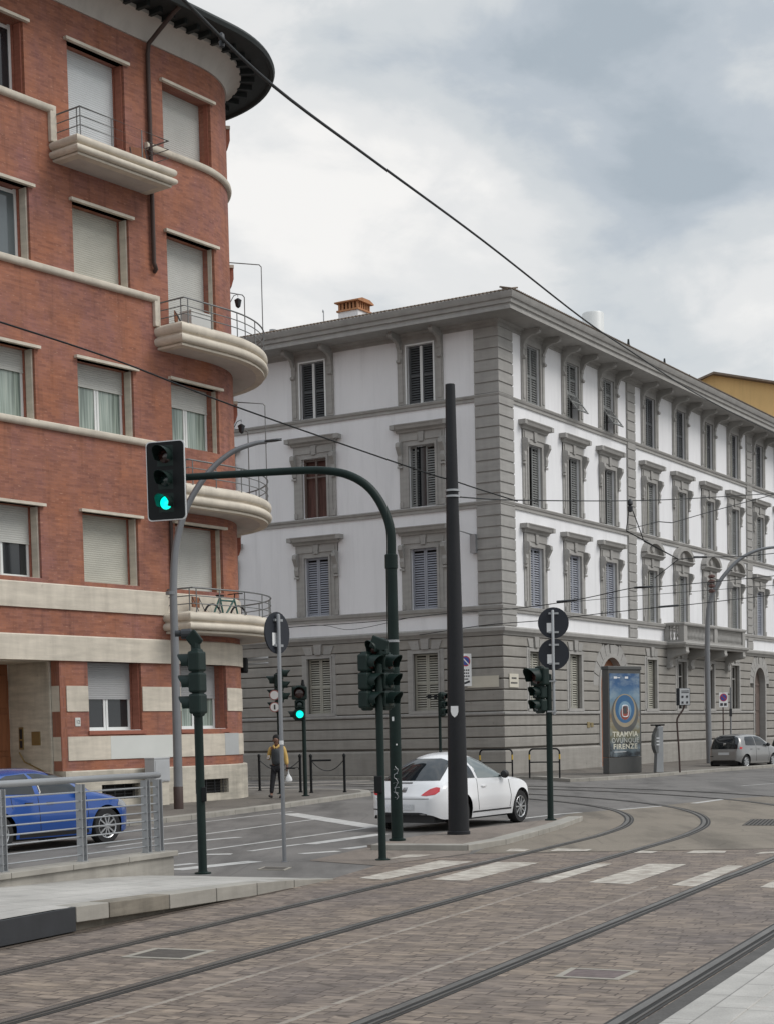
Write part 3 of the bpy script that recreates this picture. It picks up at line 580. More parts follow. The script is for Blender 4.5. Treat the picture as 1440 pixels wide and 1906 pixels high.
# =================================================================== WHITE CORNER PALAZZO
cW = G(938, 1441, .12)
WWM = Matrix.Translation((cW.x, cW.y, 0)) @ Matrix.Rotation(pi/2-AN_C, 4, 'Z')
pw = thing('white_palazzo', 'white plastered corner palazzo with grey stone trim, rusticated base and louvred shutters', 'building', (cW.x, cW.y, 0), pi/2-AN_C)
def FC(s, d, z): return (s, -d, z)
def FB(s, d, z): return (-d, s, z)
LC, LB = 43.5, 17.0
PATH = [(0, LB), (0, 0), (LC, 0)]
CB = [3.5, 8.75, 14.0]
CC = [3.12, 6.97, 10.83, 15.80, 19.83, 23.87, 27.82, 32.05, 35.95, 39.8]
GC = [2.85, 6.75, None, 15.55, 19.55, 23.6, 27.6, None, 35.6, 39.5]
DOORS = [10.75, 31.75]; DR = {10.75: 1.32, 31.75: .92}
W2 = .62
zs = [(15.28, 17.60), (11.10, 13.58), (6.92, 9.40)]
hC = [(c-W2, c+W2, a, b) for c in CC for a, b in zs]; hB = [(c-W2, c+W2, a, b) for c in CB for a, b in zs]
gC = [(c-.60, c+.60, 2.75, 5.10) for c in GC if c]; gB = [(c-.60, c+.60, 2.75, 5.10) for c in CB]
dC = [(c-DR[c]-.06, c+DR[c]+.06, .0, 5.2) for c in DOORS]
m = MB(); m.wall(0, LC, 5.7, 18.15, hC, .30, FC); m.wall(0, LB, 5.7, 18.15, hB, .30, FB)
m.quad((LC, 0, 0), (LC, LB, 0), (LC, LB, 18.1), (LC, 0, 18.1)); m.quad((0, LB, 0), (LC, LB, 0), (LC, LB, 18.1), (0, LB, 18.1))
m.build('wall', MT['white'], pw, fix=False)
m = MB(); m.wall(0, LC, .0, 5.72, gC+dC, .34, FC); m.wall(0, LB, .0, 5.72, gB, .34, FB); m.build('ground_storey_wall', MT['greyd'], pw, fix=False)
# rusticated courses
def course(z0, z1, mb, dd=.09):
    prof = [(0, z0+.025), (dd-.02, z0+.025), (dd, z0+.05), (dd, z1-.045), (dd-.02, z1-.02), (0, z1-.02)]
    zm = (z0+z1)/2; hb = []; hc = []
    if z1 > 2.7 and z0 < 5.25:
        hb = [(c-.86, c+.86) for c in CB]; hc = [(c-.86, c+.86) for c in GC if c]
    if z0 < 5.9:
        for c in DOORS:
            r_ = DR[c]; zq_ = 5.08-r_; w = r_+.18 if zm < zq_ else sqrt(max(.01, (r_+.72)**2-(zm-zq_)**2)) if zm-zq_ < r_+.72 else .0
            if w: hc.append((c-w, c+w))
    hb.sort(); hc.sort(); segs = []; x = 0
    firstC = hc[0][0] if hc else LC; firstB = hb[0][0] if hb else LB
    sweep2d(mb, [(0, firstB), (0, 0), (firstC, 0)], prof)
    for L, H, F in ((LC, hc, 0), (LB, hb, 1)):
        for i, (a, b) in enumerate(H):
            e = H[i+1][0] if i+1 < len(H) else L
            if e-b < .05: continue
            sweep2d(mb, [(b, 0), (e, 0)] if F == 0 else [(0, e), (0, b)], prof)
m = MB(); N = 7
for i in range(N): course(2.64+(5.70-2.64)*i/N, 2.64+(5.70-2.64)*(i+1)/N, m)
for i in range(3): course(1.16+(2.48-1.16)*i/3, 1.16+(2.48-1.16)*(i+1)/3, m)
m.build('rusticated_courses', MT['greyg'], pw)
def pseg(prof, name, mat, skip=True, smooth=None, path=None):
    m = MB(); 
    if skip:
        sweep2d(m, [(0, LB), (0, 0), (DOORS[0]-1.50, 0)], prof); sweep2d(m, [(DOORS[0]+1.50, 0), (DOORS[1]-1.10, 0)], prof); sweep2d(m, [(DOORS[1]+1.10, 0), (LC, 0)], prof)
    else: sweep2d(m, path or PATH, prof)
    return m.build(name, mat, pw, smooth=smooth)
pseg([(0, .0), (.13, .0), (.13, 1.02), (.10, 1.09), (0, 1.11)], 'plinth', MT['greyg'])
pseg([(0, 2.49), (.12, 2.49), (.15, 2.53), (.15, 2.60), (.10, 2.63), (0, 2.63)], 'sill_string', MT['grey'])
pseg([(0, 5.70), (.12, 5.70), (.15, 5.78), (.24, 5.86), (.26, 5.98), (.20, 6.04), (0, 6.06)], 'base_cornice', MT['grey'], False, 30)
pseg([(0, 6.64), (.08, 6.64), (.08, 6.72), (.12, 6.76), (.14, 6.88), (.08, 6.91), (0, 6.91)], 'sill_string', MT['grey'], False, 30)
for z in (11.06, 15.25): pseg([(0, z-.25), (.06, z-.25), (.06, z-.14), (.10, z-.11), (.13, z-.03), (.08, z+.01), (0, z+.01)], 'sill_string', MT['grey'], False, 30)
pseg([(0, 17.86), (.07, 17.86), (.07, 18.0), (.16, 18.05), (.2, 18.12), (0, 18.12)], 'frieze', MT['grey'], False)
pseg([(-.2, 18.10), (1.24, 18.10), (1.24, 18.20), (1.20, 18.22), (1.20, 18.30), (1.27, 18.33), (1.29, 18.47), (1.35, 18.50), (1.40, 18.60), (1.43, 18.72), (1.38, 18.75), (-.2, 18.95)], 'eave_cornice', MT['grey'], False, 25)
m = MB()
zq = [6.06+(17.86-6.06)*i/27 for i in range(28)]
for i in range(27):
    z0, z1 = zq[i]+.02, zq[i+1]-.02
    for d, a, b in ((.05, z0-.02, z1+.02), (.09, z0+.015, z1-.015)):
        m.prism([(-d, -d), (1.20-.01*(d > .08), -d), (1.20-.01*(d > .08), 0), (0, 0), (0, 1.02-.01*(d > .08)), (-d, 1.02-.01*(d > .08))], a, b)
m.build('corner_quoins', MT['grey'], pw)
for a, b in ((12.95, 13.90), (29.85, 30.75)):
    m = MB(); m.box(a, b, -.05, 0, 6.06, 17.86)
    for i in range(27): m.box(a+.01, b-.01, -.085, -.05, zq[i]+.035, zq[i+1]-.035)
    m.build('quoin_strip', MT['grey'], pw)
# windows (built once, then copied)
def louver(w, h, mat, name='shutter', parent=None, loc=None):
    m = MB(); f = .07
    m.box(0, f, -.02, .02, 0, h); m.box(w-f, w, -.02, .02, 0, h)
    for z in (0, h*.47, h-f): m.box(f, w-f, -.018, .018, z, z+f)
    z = f+.02
    while z < h-f-.05:
        m.add([(f, -.018, z), (w-f, -.018, z), (w-f, .016, z+.055), (f, .016, z+.055), (f, -.008, z-.012), (w-f, -.008, z-.012), (w-f, .026, z+.043), (f, .026, z+.043)],
              [(0, 1, 2, 3), (4, 7, 6, 5), (0, 4, 5, 1), (3, 2, 6, 7)])
        z += .098
    return m.build(name, mat, parent, loc=loc)
def palazzo_window(kind, state, mat, whiteframe=False):
    m = MB(); W = W2
    h = {'top': 2.32, 'mid': 2.48, 'ground': 2.35}[kind if kind in ('top', 'ground') else 'mid']
    if kind == 'top':
        for s in (-1, 1):
            a, b = sorted((s*W, s*1.06)); m.box(a, b, -.06, 0, .0, h+.27)
            a, b = sorted((s*.82, s*1.0)); m.box(a, b, -.09, -.06, .1, h+.2)
            a, b = sorted((s*.80, s*1.02)); m.box(a, b, -.13, -.09, h-.25, h-.12)
        m.box(-W, W, -.058, 0, h, h+.27)
        for s in (-1, 1):
            a, b = sorted((s*W, s*(W+.07))); m.box(a, b, -.085, -.06, 0, h+.07, 1)
        m.box(-W-.07, W+.07, -.086, -.058, h, h+.068, 1)
    elif kind == 'ground':
        for s in (-1, 1):
            a, b = sorted((s*.60, s*.86)); m.box(a, b, -.10, 0, -.12, h+.16); a, b = sorted((s*.60, s*.68)); m.box(a, b, -.13, -.10, 0, h+.08)
        m.box(-.60, .60, -.10, 0, h, h+.16); m.box(-.68, .68, -.128, -.10, h, h+.078); m.box(-.8, .8, -.15, 0, -.13, -.0)
        for c, w0, w1 in ((-.46, .18, .24), (0, .15, .2), (.46, .18, .24)):
            sl = c*.45; dd = .17 if c == 0 else .13; top = 2.95 - (.0 if c == 0 else .08)
            m.ext([(c-w0, h+.165), (c+w0, h+.165), (c+w1+sl*.5, top), (c-w1+sl*.5, top)], lambda a, b, d: (a, -d, b), 0, dd)
    else:
        for s in (-1, 1):
            a, b = sorted((s*W, s*.90)); m.box(a, b, -.07, 0, 0, h+.14); a, b = sorted((s*W, s*.72)); m.box(a, b, -.10, -.07, 0, h+.1)
            a, b = sorted((s*.90, s*1.07)); m.box(a, b, -.045, 0, .0, h+.55)
            # scrolled console beside the opening
            m.ext([(.0, h-.75), (.07, h-.72), (.11, h-.5), (.08, h-.35), (.16, h-.2), (.26, h-.02), (.24, h+.14), (.12, h+.2), (0, h+.2)], lambda d, z, e: (e, -d-.045, z), *sorted((s*.905, s*1.10)))
            m.box(*sorted((s*.90, s*1.12)), -.14, -.045, h-.86, h-.78)
            m.box(*sorted((s*.90, s*1.05)), -.10, -.045, .0, .22)
        m.box(-W, W, -.07, 0, h, h+.14); m.box(-.72, .72, -.098, -.07, h, h+.098)
        m.box(-1.07, 1.07, -.05, 0, h+.14, h+.56)
        for a, b in ((-.95, -.16), (.16, .95)): m.box(a, b, -.085, -.05, h+.22, h+.48)
        m.ext([(-.10, h+.15), (.10, h+.15), (.14, h+.54), (-.14, h+.54)], lambda a, b, d: (a, -d, b), 0, .13)
        if kind == 'arch':
            sweep2d(m, [(-1.22, .0), (1.22, 0)], [(0, h+.56), (.16, h+.56), (.20, h+.62), (.30, h+.70), (.30, h+.74), (0, h+.76)])
            n = 12; r0, r1, zc = 1.02, 1.26, h+.62
            for i in range(n):
                a0, a1 = pi*i/n*.86+.07*pi, pi*(i+1)/n*.86+.07*pi
                q = [(r0*cos(a0), zc+.62*r0*sin(a0)), (r1*cos(a0), zc+.66*r1*sin(a0)), (r1*cos(a1), zc+.66*r1*sin(a1)), (r0*cos(a1), zc+.62*r0*sin(a1))]
                m.ext(q, lambda a, b, d: (a, -d, b), 0, .30)
            m.ext([(1.02*cos(pi*i/12), h+.75+.58*sin(pi*i/12)*.98) for i in range(13)], lambda a, b, d: (a, -d, b), 0, .07)
            m.lathe([(.16, -.16), (.22, -.08), (.22, 0)], (0, 0, h+1.02), 10, 'y')
        else:
            sweep2d(m, [(-1.16, .0), (1.16, 0)], [(0, h+.56), (.10, h+.56), (.14, h+.64), (.26, h+.70), (.30, h+.80), (.34, h+.86), (.34, h+.89), (0, h+.92)])
            for s in (-1, 1): m.box(*sorted((s*1.14, s*1.36)), -.32, 0, h+.70, h+.885)
    o = m.build('window', [MT['grey'], MT['sash'] if whiteframe else MT['grey']], pw)
    hw = .60 if kind == 'ground' else W
    y = .10
    def leaf(x0, w, z=0, hh=None): louver(w, hh or h-.02, mat, 'shutter', o, (x0, y, z))
    if state in ('closed', 'flap', 'split'):
        g = .0 if state != 'split' else .035
        if state == 'flap':
            leaf(-hw+.01, hw-.015); leaf(.005, hw-.015, h*.45, h*.55-.02)
            for c in [c for c in o.children][-1:]: pass
            f_ = louver(hw*2-.1, h*.45-.04, mat, 'shutter_flap', o, (-hw+.05, y-.05, h*.45)); f_.rotation_euler = (pi-.62, 0, 0)
            m2 = MB(); m2.tube([(-hw+.08, y, .35), (-hw+.08, -.55, h*.45-.75)], .012, 5); m2.build('stay_bar', MT['steeld'], o)
        else: leaf(-hw+.01+g, hw-.015-g); leaf(.005+g, hw-.015-g)
        if state == 'split':
            for x in (-.03, .03):
                m2 = MB(); m2.box(x-.025, x+.025, y-.05, y+.03, 0, h-.03); m2.build('sash', MT['sash'], o)
    elif state == 'right': leaf(.005, hw-.015)
    elif state == 'ajar':
        leaf(.12, hw-.13); leaf(-hw+.01, .28)
    elif state == 'open':
        leaf(.06, hw-.10); m2 = MB(); m2.box(-.04, .05, y-.02, y+.05, 0, h); m2.build('sash', MT['shtaupe'], o)
    elif state in ('frosted', 'curtain'):
        m2 = MB()
        for x in (-hw, -.05, hw-.09): m2.box(x, x+.09, y, y+.06, 0, h)
        m2.box(-hw, hw, y+.002, y+.058, h-.1, h); m2.box(-hw, hw, y+.002, y+.058, h*.68, h*.68+.06); m2.build('sash', MT[{'curtain': 'woodd'}.get(state, 'grey')], o)
    m2 = MB(); m2.box(-hw+.005, hw-.005, .26, .28, 0.01, h-.01); m2.build('pane', MT[{'frosted': 'shmid', 'curtain': 'curtainred', 'ajar': 'pane'}.get(state, 'void')], o)  # void: near-black sheet paints in the shade of the room behind
    return o
_pz = {}
def pwin(face, c, z0, kind, state, mat, wf=False):
    key = (kind, state, mat, wf)
    if key not in _pz: o = _pz[key] = palazzo_window(kind, state, MT[mat], wf)
    else: o = copy_tree(_pz[key], pw)
    if face == 'C': o.location = (c, 0, z0)
    else: o.location = (0, c, z0); o.rotation_euler = (0, 0, -pi/2)
    return o
topS = ['closed', 'flap', 'flap', 'closed', 'closed', 'open', 'open', 'closed', 'closed', 'closed']
r2S = ['right', 'right', 'right', 'open', 'open', 'open', 'closed', 'closed', 'right', 'closed']
r3S = ['closed', 'closed', 'closed', 'open', 'open', 'right', 'right', 'closed', 'closed', 'closed']
for i, c in enumerate(CC):
    pwin('C', c, 15.28, 'top', topS[i], 'shmid' if i < 3 else 'shdark')
    pwin('C', c, 11.10, 'mid', r2S[i], 'shmid')
    pwin('C', c, 6.92, 'arch' if 3 <= i <= 6 else 'mid', r3S[i], 'shblue' if i < 3 or i > 6 else 'shmid')
for i, c in enumerate(GC):
    if c: pwin('C', c, 2.75, 'ground', ['closed', 'closed', 0, 'closed', 'frosted', 'frosted', 'frosted', 0, 'closed', 'closed'][i], 'shtaupe')
for i, c in enumerate(CB):
    pwin('B', c, 15.28, 'top', 'split' if i == 0 else 'split', 'shdark', True)
    pwin('B', c, 11.10, 'mid', ['ajar', 'curtain', 'closed'][i], 'shmid')
    pwin('B', c, 6.92, 'mid', 'closed', 'shblue')
    pwin('B', c, 2.75, 'ground', 'closed', 'shtaupe')
# eave brackets beside each top window
m = MB()
m.ext([(.07, 16.95), (.13, 16.95), (.16, 17.1), (.12, 17.2), (.16, 17.45), (.32, 17.72), (.62, 17.84), (.95, 17.86), (1.06, 17.95), (1.06, 18.1), (.07, 18.1)], lambda d, z, e: (e, -d*.78, z), -.075, .075)
m.lathe([(.10, -.09), (.10, .09)], (0, -.76, 17.98), 12, 'x'); m.lathe([(.07, -.095), (.07, .095)], (0, -.12, 17.03), 10, 'x')
b0 = m.build('eave_bracket', MT['grey'], pw, smooth=40); first = True
for face, L in (('C', CC), ('B', CB)):
    for c in L:
        for s in (-.95, .95):
            o = b0 if first else copy_tree(b0, pw); first = False
            if face == 'C': o.location = (c+s, 0, 0)
            else: o.location = (0, c+s, 0); o.rotation_euler = (0, 0, -pi/2)
# arched doors with voussoirs
for di, c in enumerate(DOORS):
    m = MB(); r_ = DR[c]; zc = 5.08-r_; f = lambda a, b, d: (c+a, -d, b); n = 11
    for i in range(n):
        a0, a1 = pi*i/n+.012, pi*(i+1)/n-.012; ro = r_+.78 if i != n//2 else r_+.9
        if zc+ro*sin((a0+a1)/2) > 5.66: ro = (5.66-zc)/sin((a0+a1)/2)
        m.ext([((r_+.2)*cos(a0), zc+(r_+.2)*sin(a0)), (ro*cos(a0), min(5.68, zc+ro*sin(a0))), (ro*cos(a1), min(5.68, zc+ro*sin(a1))), ((r_+.2)*cos(a1), zc+(r_+.2)*sin(a1))], f, 0, .094 if i != n//2 else .13)
    m.build('voussoirs', MT['grey'], pw)
    m = MB()
    for i in range(16):
        a0, a1 = pi*i/16, pi*(i+1)/16
        m.ext([(r_*cos(a0), zc+r_*sin(a0)), ((r_+.2)*cos(a0), zc+(r_+.2)*sin(a0)), ((r_+.2)*cos(a1), zc+(r_+.2)*sin(a1)), (r_*cos(a1), zc+r_*sin(a1))], f, -.3, .125)
    for s in (-1, 1): m.box(*sorted((c+s*r_, c+s*(r_+.18))), -.125, .3, .12, zc)
    # spandrels behind the ring
    for s in (-1, 1):
        m.ext([(s*(r_+.08), zc)]+[(s*(r_+.08)*cos(a), zc+(r_+.08)*sin(a)) for a in [pi/2*i/6 for i in range(1, 7)]]+[(0, 5.72), (s*(r_+.08), 5.72)], f, -.30, -.02)
    m.build('door_surround', MT['grey'], pw)
    m = MB(); m.box(c-r_-.02, c+r_+.02, .22, .28, .12, 5.1)
    for s in (-1, 1):
        for z0, z1 in ((.3, 1.1), (1.25, 2.5), (2.65, 3.6)): m.box(*sorted((c+s*.12, c+s*(r_-.15))), .19, .22, z0, z1)
    m.box(c-r_, c+r_, .18, .22, zc-.09, zc+.03); d_ = m.build('door', MT['woodd'] if di else MT['wood'], pw, bevel=.01)
    m = MB(); m.lathe([(.03, .13), (.045, .16), (.02, .19)], (c-.05, 0, 1.3), 10, 'y'); m.build('handle', MT['brass'], d_)
# balcony on consoles
m = MB(); BS, BE, BD = 17.35, 26.6, 1.2
sweep2d(m, [(BS, 0), (BS, -BD+.12), (BE, -BD+.12), (BE, 0)], [(-.3, 5.74), (.0, 5.74), (.03, 5.80), (.10, 5.86), (.12, 5.95), (.08, 5.99), (-.3, 5.99)])
m.box(BS+.1, BE-.1, -BD+.2, -.0, 5.80, 5.98); bal = m.build('balcony', MT['grey'], pw)
m = MB(); pt = [(BS+.06, -.02), (BS+.06, -BD+.16), (BE-.06, -BD+.16), (BE-.06, -.02)]
sweep2d(m, pt, [(-.24, 5.99), (.0, 5.99), (.0, 6.10), (-.24, 6.10)]); sweep2d(m, pt, [(-.26, 6.80), (.02, 6.80), (.05, 6.86), (.05, 6.93), (.0, 6.96), (-.24, 6.96), (-.26, 6.93)])
piers = [(BS+.06, BS+.5), (21.75, 22.2), (BE-.5, BE-.06)]
for a, b in piers: m.box(a, b, -BD+.16, -BD+.40, 6.10, 6.80)
m.box(BS+.06, BS+.3, -.25, -.02, 6.1, 6.8); m.box(BE-.3, BE-.06, -.25, -.02, 6.1, 6.8)
bp = [(.05, 6.10), (.06, 6.14), (.045, 6.17), (.075, 6.30), (.07, 6.38), (.035, 6.55), (.04, 6.68), (.06, 6.72), (.06, 6.80)]
for a, b in ((BS+.5, 21.75), (22.2, BE-.5)):
    n = int((b-a)/.19)
    for i in range(n): m.lathe(bp, (a+(i+.5)*(b-a)/n, -BD+.28, 0), 8)
for x in (BS+.18, BE-.18):
    for y in (-.40, -.60, -.74): m.lathe(bp, (x, y, 0), 8)
m.build('balustrade', MT['grey'], bal)
for c in (17.75, 20.7, 23.3, 26.2):
    m = MB(); m.ext([(.09, 4.75), (.2, 4.72), (.26, 4.85), (.22, 5.0), (.3, 5.2), (.6, 5.34), (.95, 5.38), (1.08, 5.5), (1.08, 5.74), (.09, 5.74)], lambda d, z, e: (e, -d, z), c-.19, c+.19)
    m.lathe([(.13, -.2), (.13, .2)], (c, -.98, 5.52), 12, 'x'); m.lathe([(.12, -.2), (.12, .2)], (c, -.16, 4.84), 12, 'x'); m.build('console', MT['grey'], bal, smooth=40)
# roof
m = MB(); e = 1.36; z0 = 18.74; sl = .27; yr = LB/2; zr = z0+sl*(yr+e)
A_, B_, C_, D_ = (-e, -e, z0), (LC+e, -e, z0), (LC+e, LB+e, z0), (-e, LB+e, z0); E_, F_ = (yr, yr, zr), (LC-yr, yr, zr)
m.add([A_, B_, C_, D_, E_, F_], [(0, 1, 5, 4), (1, 2, 5), (2, 3, 4, 5), (3, 0, 4)])
x = -e
while x < LC+e: m.tube([(x, -e-.10, z0+.02), (x, -e+.5, z0+.02+.6*sl)], .036, 6); x += .17
y = -e
while y < LB+e: m.tube([(-e-.10, y, z0+.02), (-e+.5, y, z0+.02+.6*sl)], .036, 6); y += .17
m.build('roof', MT['rooft'], pw)
inv = WWM.inverted()
def proj(p):
    v = Vector(p)-CAMP; w = v.dot(CF); return 720+FPX*v.dot(CR)/w, CYP-FPX*v.dot(CU)/w
def find_s(px, y, z):
    a, b = -5.0, LC+5
    for _ in range(50):
        c = (a+b)/2
        if proj(WWM @ Vector((c, y, z)))[0] < px: a = c
        else: b = c
    return a
for px, py in ((1170, 631), (1237, 667), (1283, 697), (1330, 724)):
    y = 5.0; s = find_s(px, y, 20); zb = z0+sl*(y+e)
    a, b = 15.0, 40.0
    for _ in range(40):
        c = (a+b)/2
        if proj(WWM @ Vector((s, y, c)))[1] > py: a = c
        else: b = c
    m = MB(); m.lathe([(.22, zb-.3), (.22, max(zb, a-1.0)), (.30, a-.9), (.30, a-.8), (.16, a-.7), (.2, a-.45), (.08, a-.3), (.05, a)], (s, y, 0), 8); m.build('roof_finial', MT['eavedark'], pw)
c = inv @ D(660, 600, 78); zt = 23.0
zz = lambda py, Y: D(660, py, Y).z
m = MB(); x, y = c.x, c.y; zt = zz(560, 78); zb = zz(583, 78)
m.box(x-.55, x+.55, y-.55, y+.55, 18.5, zb, 0); m.box(x-.62, x+.62, y-.62, y+.62, zb, zb+.08, 1)
for i in range(6):
    for j in range(6):
        if i in (0, 5) or j in (0, 5): m.box(x-.55+i*.2, x-.45+i*.2, y-.55+j*.2, y-.45+j*.2, zb+.08, zb+.40, 1)
m.box(x-.4, x+.4, y-.4, y+.4, zb+.08, zb+.4, 2)
m.ext([(-.70, zb+.40), (.70, zb+.40), (.70, zb+.46), (.34, zt), (-.34, zt), (-.70, zb+.46)], lambda a, b, d: (x+a, y+d, b), -.68, .68, 1)
m.build('chimney', [MT['white'], MT['terracotta'], MT['void']], pw)
c = inv @ D(1103, 600, 88); m = MB(); r = 20/FPX*88; zt = D(1103, 583, 88).z
m.lathe([(r, 18.8), (r, zt-.05), (r*.95, zt)], (c.x, c.y, 0), 24); m.build('roof_tank', MT['sash'], pw, smooth=40)
c = inv @ D(508, 615, 78); m = MB(); m.lathe([(.12, 18), (.12, 20.9), (.17, 20.95), (.17, 21.2)], (c.x, c.y, 0), 10); m.build('flue', MT['steel'], pw)
c = inv @ D(603, 602, 77); m = MB(); m.tube([(c.x, c.y, 18.5), (c.x, c.y, 21.75), (c.x+.1, c.y+.1, 21.85), (c.x+.25, c.y+.2, 21.8)], .03, 6); m.build('vent_pipe', MT['steel'], pw)
# plaques, lamp on the wall
m = MB(); m.box(-.12, -.10, .12, 1.55, 3.62, 4.08); m.build('street_plaque', MT['plaque'], pw)
m = MB(); m.box(.35, 1.15, -.13, -.10, 3.60, 4.15, 0)
for z, w in ((3.97, .22), (3.78, .3)):
    for q in range(6): m.box(.75-w+q*w/3, .75-w+(q+.75)*w/3, -.134, -.13, z-.035, z+.035, 1)
m.build('street_plaque', [MT['plaque'], MT['ink']], pw)
m = MB(); m.box(7.9, 8.2, -.115, -.09, 1.9, 2.15, 0); m.box(8.3, 8.55, -.115, -.09, 1.93, 2.12, 0); m.build('door_bell_plate', MT['brass'], pw)
m = MB(); m.tube([(-.02, 1.1, 9.7), (-.9, 1.5, 9.9)], .03, 6); m.box(-.25, -.02, 1.0, 1.25, 9.0, 9.75); m.build('wall_lamp', MT['steel'], pw)
p = WWM @ Vector((-.62, 1.35, 4.3))
t = thing('parking_sign', 'white no-parking sign hanging from a bracket on the palazzo corner', 'sign', p, pi/2-AN_C-pi/2+.95)
m = MB(); m.box(-.26, .26, -.012, .012, -.62, .68); bd = m.build('board', MT['sticker'], t, bevel=.004)
def disc(r, z, y, m_, n=20, x=0): m_.lathe([(r, y-.002), (r, y)], (x, 0, z), n, 'y')
m = MB(); disc(.21, .38, -.014, m); m.build('ring', MT['red'], t); m = MB(); disc(.165, .38, -.017, m); m.build('field', MT['blue'], t)
m = MB(); m.obox((0, -.020, .38), Vector((.14, 0, -.14)), Vector((0, .001, 0)), Vector((.015, 0, .015))); m.build('slash', MT['sticker'], t)
m = MB()
for z, w in ((.02, .18), (-.1, .16), (-.22, .19), (-.34, .12)):
    for q in range(4): m.box(-w+q*w/2, -w+(q+.7)*w/2, -.016, -.012, z-.03, z+.03)
m.obox((.02, -.015, -.48), Vector((.15, 0, .05)), Vector((0, .001, 0)), Vector((-.012, 0, .04))); m.build('lettering', MT['ink'], t)
m = MB(); m.tube([(.0, .02, -.1), (.35, .35, -.1)], .02, 6); m.build('bracket', MT['steel'], t)

# ochre building far behind
t = thing('ochre_building', 'ochre gabled building rising behind the far end of the palazzo roof', 'building', D(1380, 1400, 112), -.0); t.location.z = 0
Yb = 112; zf = lambda px, py: D(px, py, Yb).z
xf = lambda px: D(px, 720, Yb).x-t.location.x
x0, x1, x2 = xf(1262), xf(1325), xf(1520); a, b, c = zf(1262, 728), zf(1325, 698), zf(1520, 728)
m = MB(); m.ext([(x0, 0), (x2, 0), (x2, c), (x1, b), (x0, a)], lambda p, q, d: (p, d, q), 0, 14); m.build('wall', MT['ochre'], t)
m = MB(); m.ext([(x0-.4, a-.1), (x1, b), (x2+.4, c-.05), (x2+.4, c+.06), (x1, b+.14), (x0-.4, a+.04)], lambda p, q, d: (p, d, q), -.5, 14.5); m.build('roof', MT['rooft'], t)
m = MB(); m.box(xf(1349), xf(1354), -.05, 0, zf(1350, 737), zf(1350, 733)); m.build('vent', MT['void'], t)
# =================================================================== GROUND
def structure(o, label, cat): return tag(o, label, cat, kind='structure')
def poly_px(pts, z): return [tuple(G(x, y, z)[:2]) for x, y in pts]
m = MB(); E_ = 900
m.quad((-E_, -E_, 0), (E_, -E_, 0), (E_, E_, 0), (-E_, E_, 0)); structure(m.build('road', MT['asphalt']), 'grey asphalt road surface around the tram tracks and buildings', 'road')
def sheet(name, poly, z, mat, label, cat):
    m = MB(); m.add([(p[0], p[1], z) for p in poly], [tuple(range(len(poly)))]); o = m.build(name, MT[mat])
    if o.data.polygons[0].normal.z < 0: o.data.flip_normals()
    return structure(o, label, cat)
# tram bed: left edge runs under the left platform, far edge at the crossing
tip = G(620, 1638, 0); tipv = Vector((tip.x, tip.y))
DTv, NTv = Vector((DT.x, DT.y)), Vector((NT.x, NT.y))
edge = lambda a, lat=0: tipv + DTv*a + NTv*lat
far = poly_px([(880, 1590), (1440, 1581), (1760, 1574)], 0)
bed = [tuple(edge(-30, -.0)), tuple(edge(-.2, -.02)), tuple(G(700, 1612, 0)[:2]), *far, tuple(edge(6, 16)), tuple(edge(-30, 16))]
sheet('tram_bed', bed, .004, 'pavers', 'brown stone pavers of the tram bed in the foreground', 'paving')
ap = poly_px([(880, 1589.5), (1440, 1580.5), (1760, 1573.5), (1900, 1500), (1440, 1482), (1330, 1489), (1235, 1500), (1060, 1515), (940, 1562)], 0)
sheet('concrete_apron', ap, .005, 'apron', 'smooth tan concrete where the tram tracks curve', 'paving')
pa = poly_px([(575, 1603), (690, 1577), (880, 1582), (872, 1590), (700, 1612)], 0)
sheet('pavement_patch', pa, .006, 'asphaltr', 'brownish asphalt patch at the foot of the green signal posts', 'paving')
# ---- tram rails (one smooth line, the other three are parallel to it)
c0 = Vector(G(540, 1760, 0)[:2]); r2 = [c0+DTv*q for q in (-22, -12, -4, 0, 4, 7)]
r2 += [Vector(q) for q in ((2.55, 22.1), (4.15, 25.6), (5.30, 28.3), (6.20, 31.2), (6.72, 34.6), (6.72, 38.2), (6.05, 42.2), (4.55, 46.4), (2.3, 50.2), (-1.2, 54.2), (-6, 58.3), (-14, 63.5))]
r2 = [Vector((p.x, p.y)) for p in catmull([(q.x, q.y, 0) for q in r2], 10)]
def offs(path, o):
    out = []
    for i, p in enumerate(path):
        t = (path[min(i+1, len(path)-1)]-path[max(i-1, 0)]).normalized(); out.append(p+Vector((t.y, -t.x))*o)
    return out
def ribbon(mb, path, a, b, z0, z1, m=0):
    A, B = offs(path, a), offs(path, b); n = len(path)
    vs = [(p.x, p.y, z1) for p in A]+[(p.x, p.y, z1) for p in B]
    fs = [(i, i+1, n+i+1, n+i) for i in range(n-1)]
    if z0 < z1:
        vs += [(p.x, p.y, z0) for p in A]+[(p.x, p.y, z0) for p in B]
        fs += [(2*n+i, i, i+1, 2*n+i+1)[::-1] for i in range(n-1)]+[(n+i, 3*n+i, 3*n+i+1, n+i+1)[::-1] for i in range(n-1)]
    mb.add(vs, fs, m)
rl = ['the leftmost of the four tram rails, nearest the left platform', 'second tram rail from the left platform, curving left at the crossing', 'third tram rail from the left platform, beside the thin stone strip', 'the rightmost tram rail, next to the right granite platform']
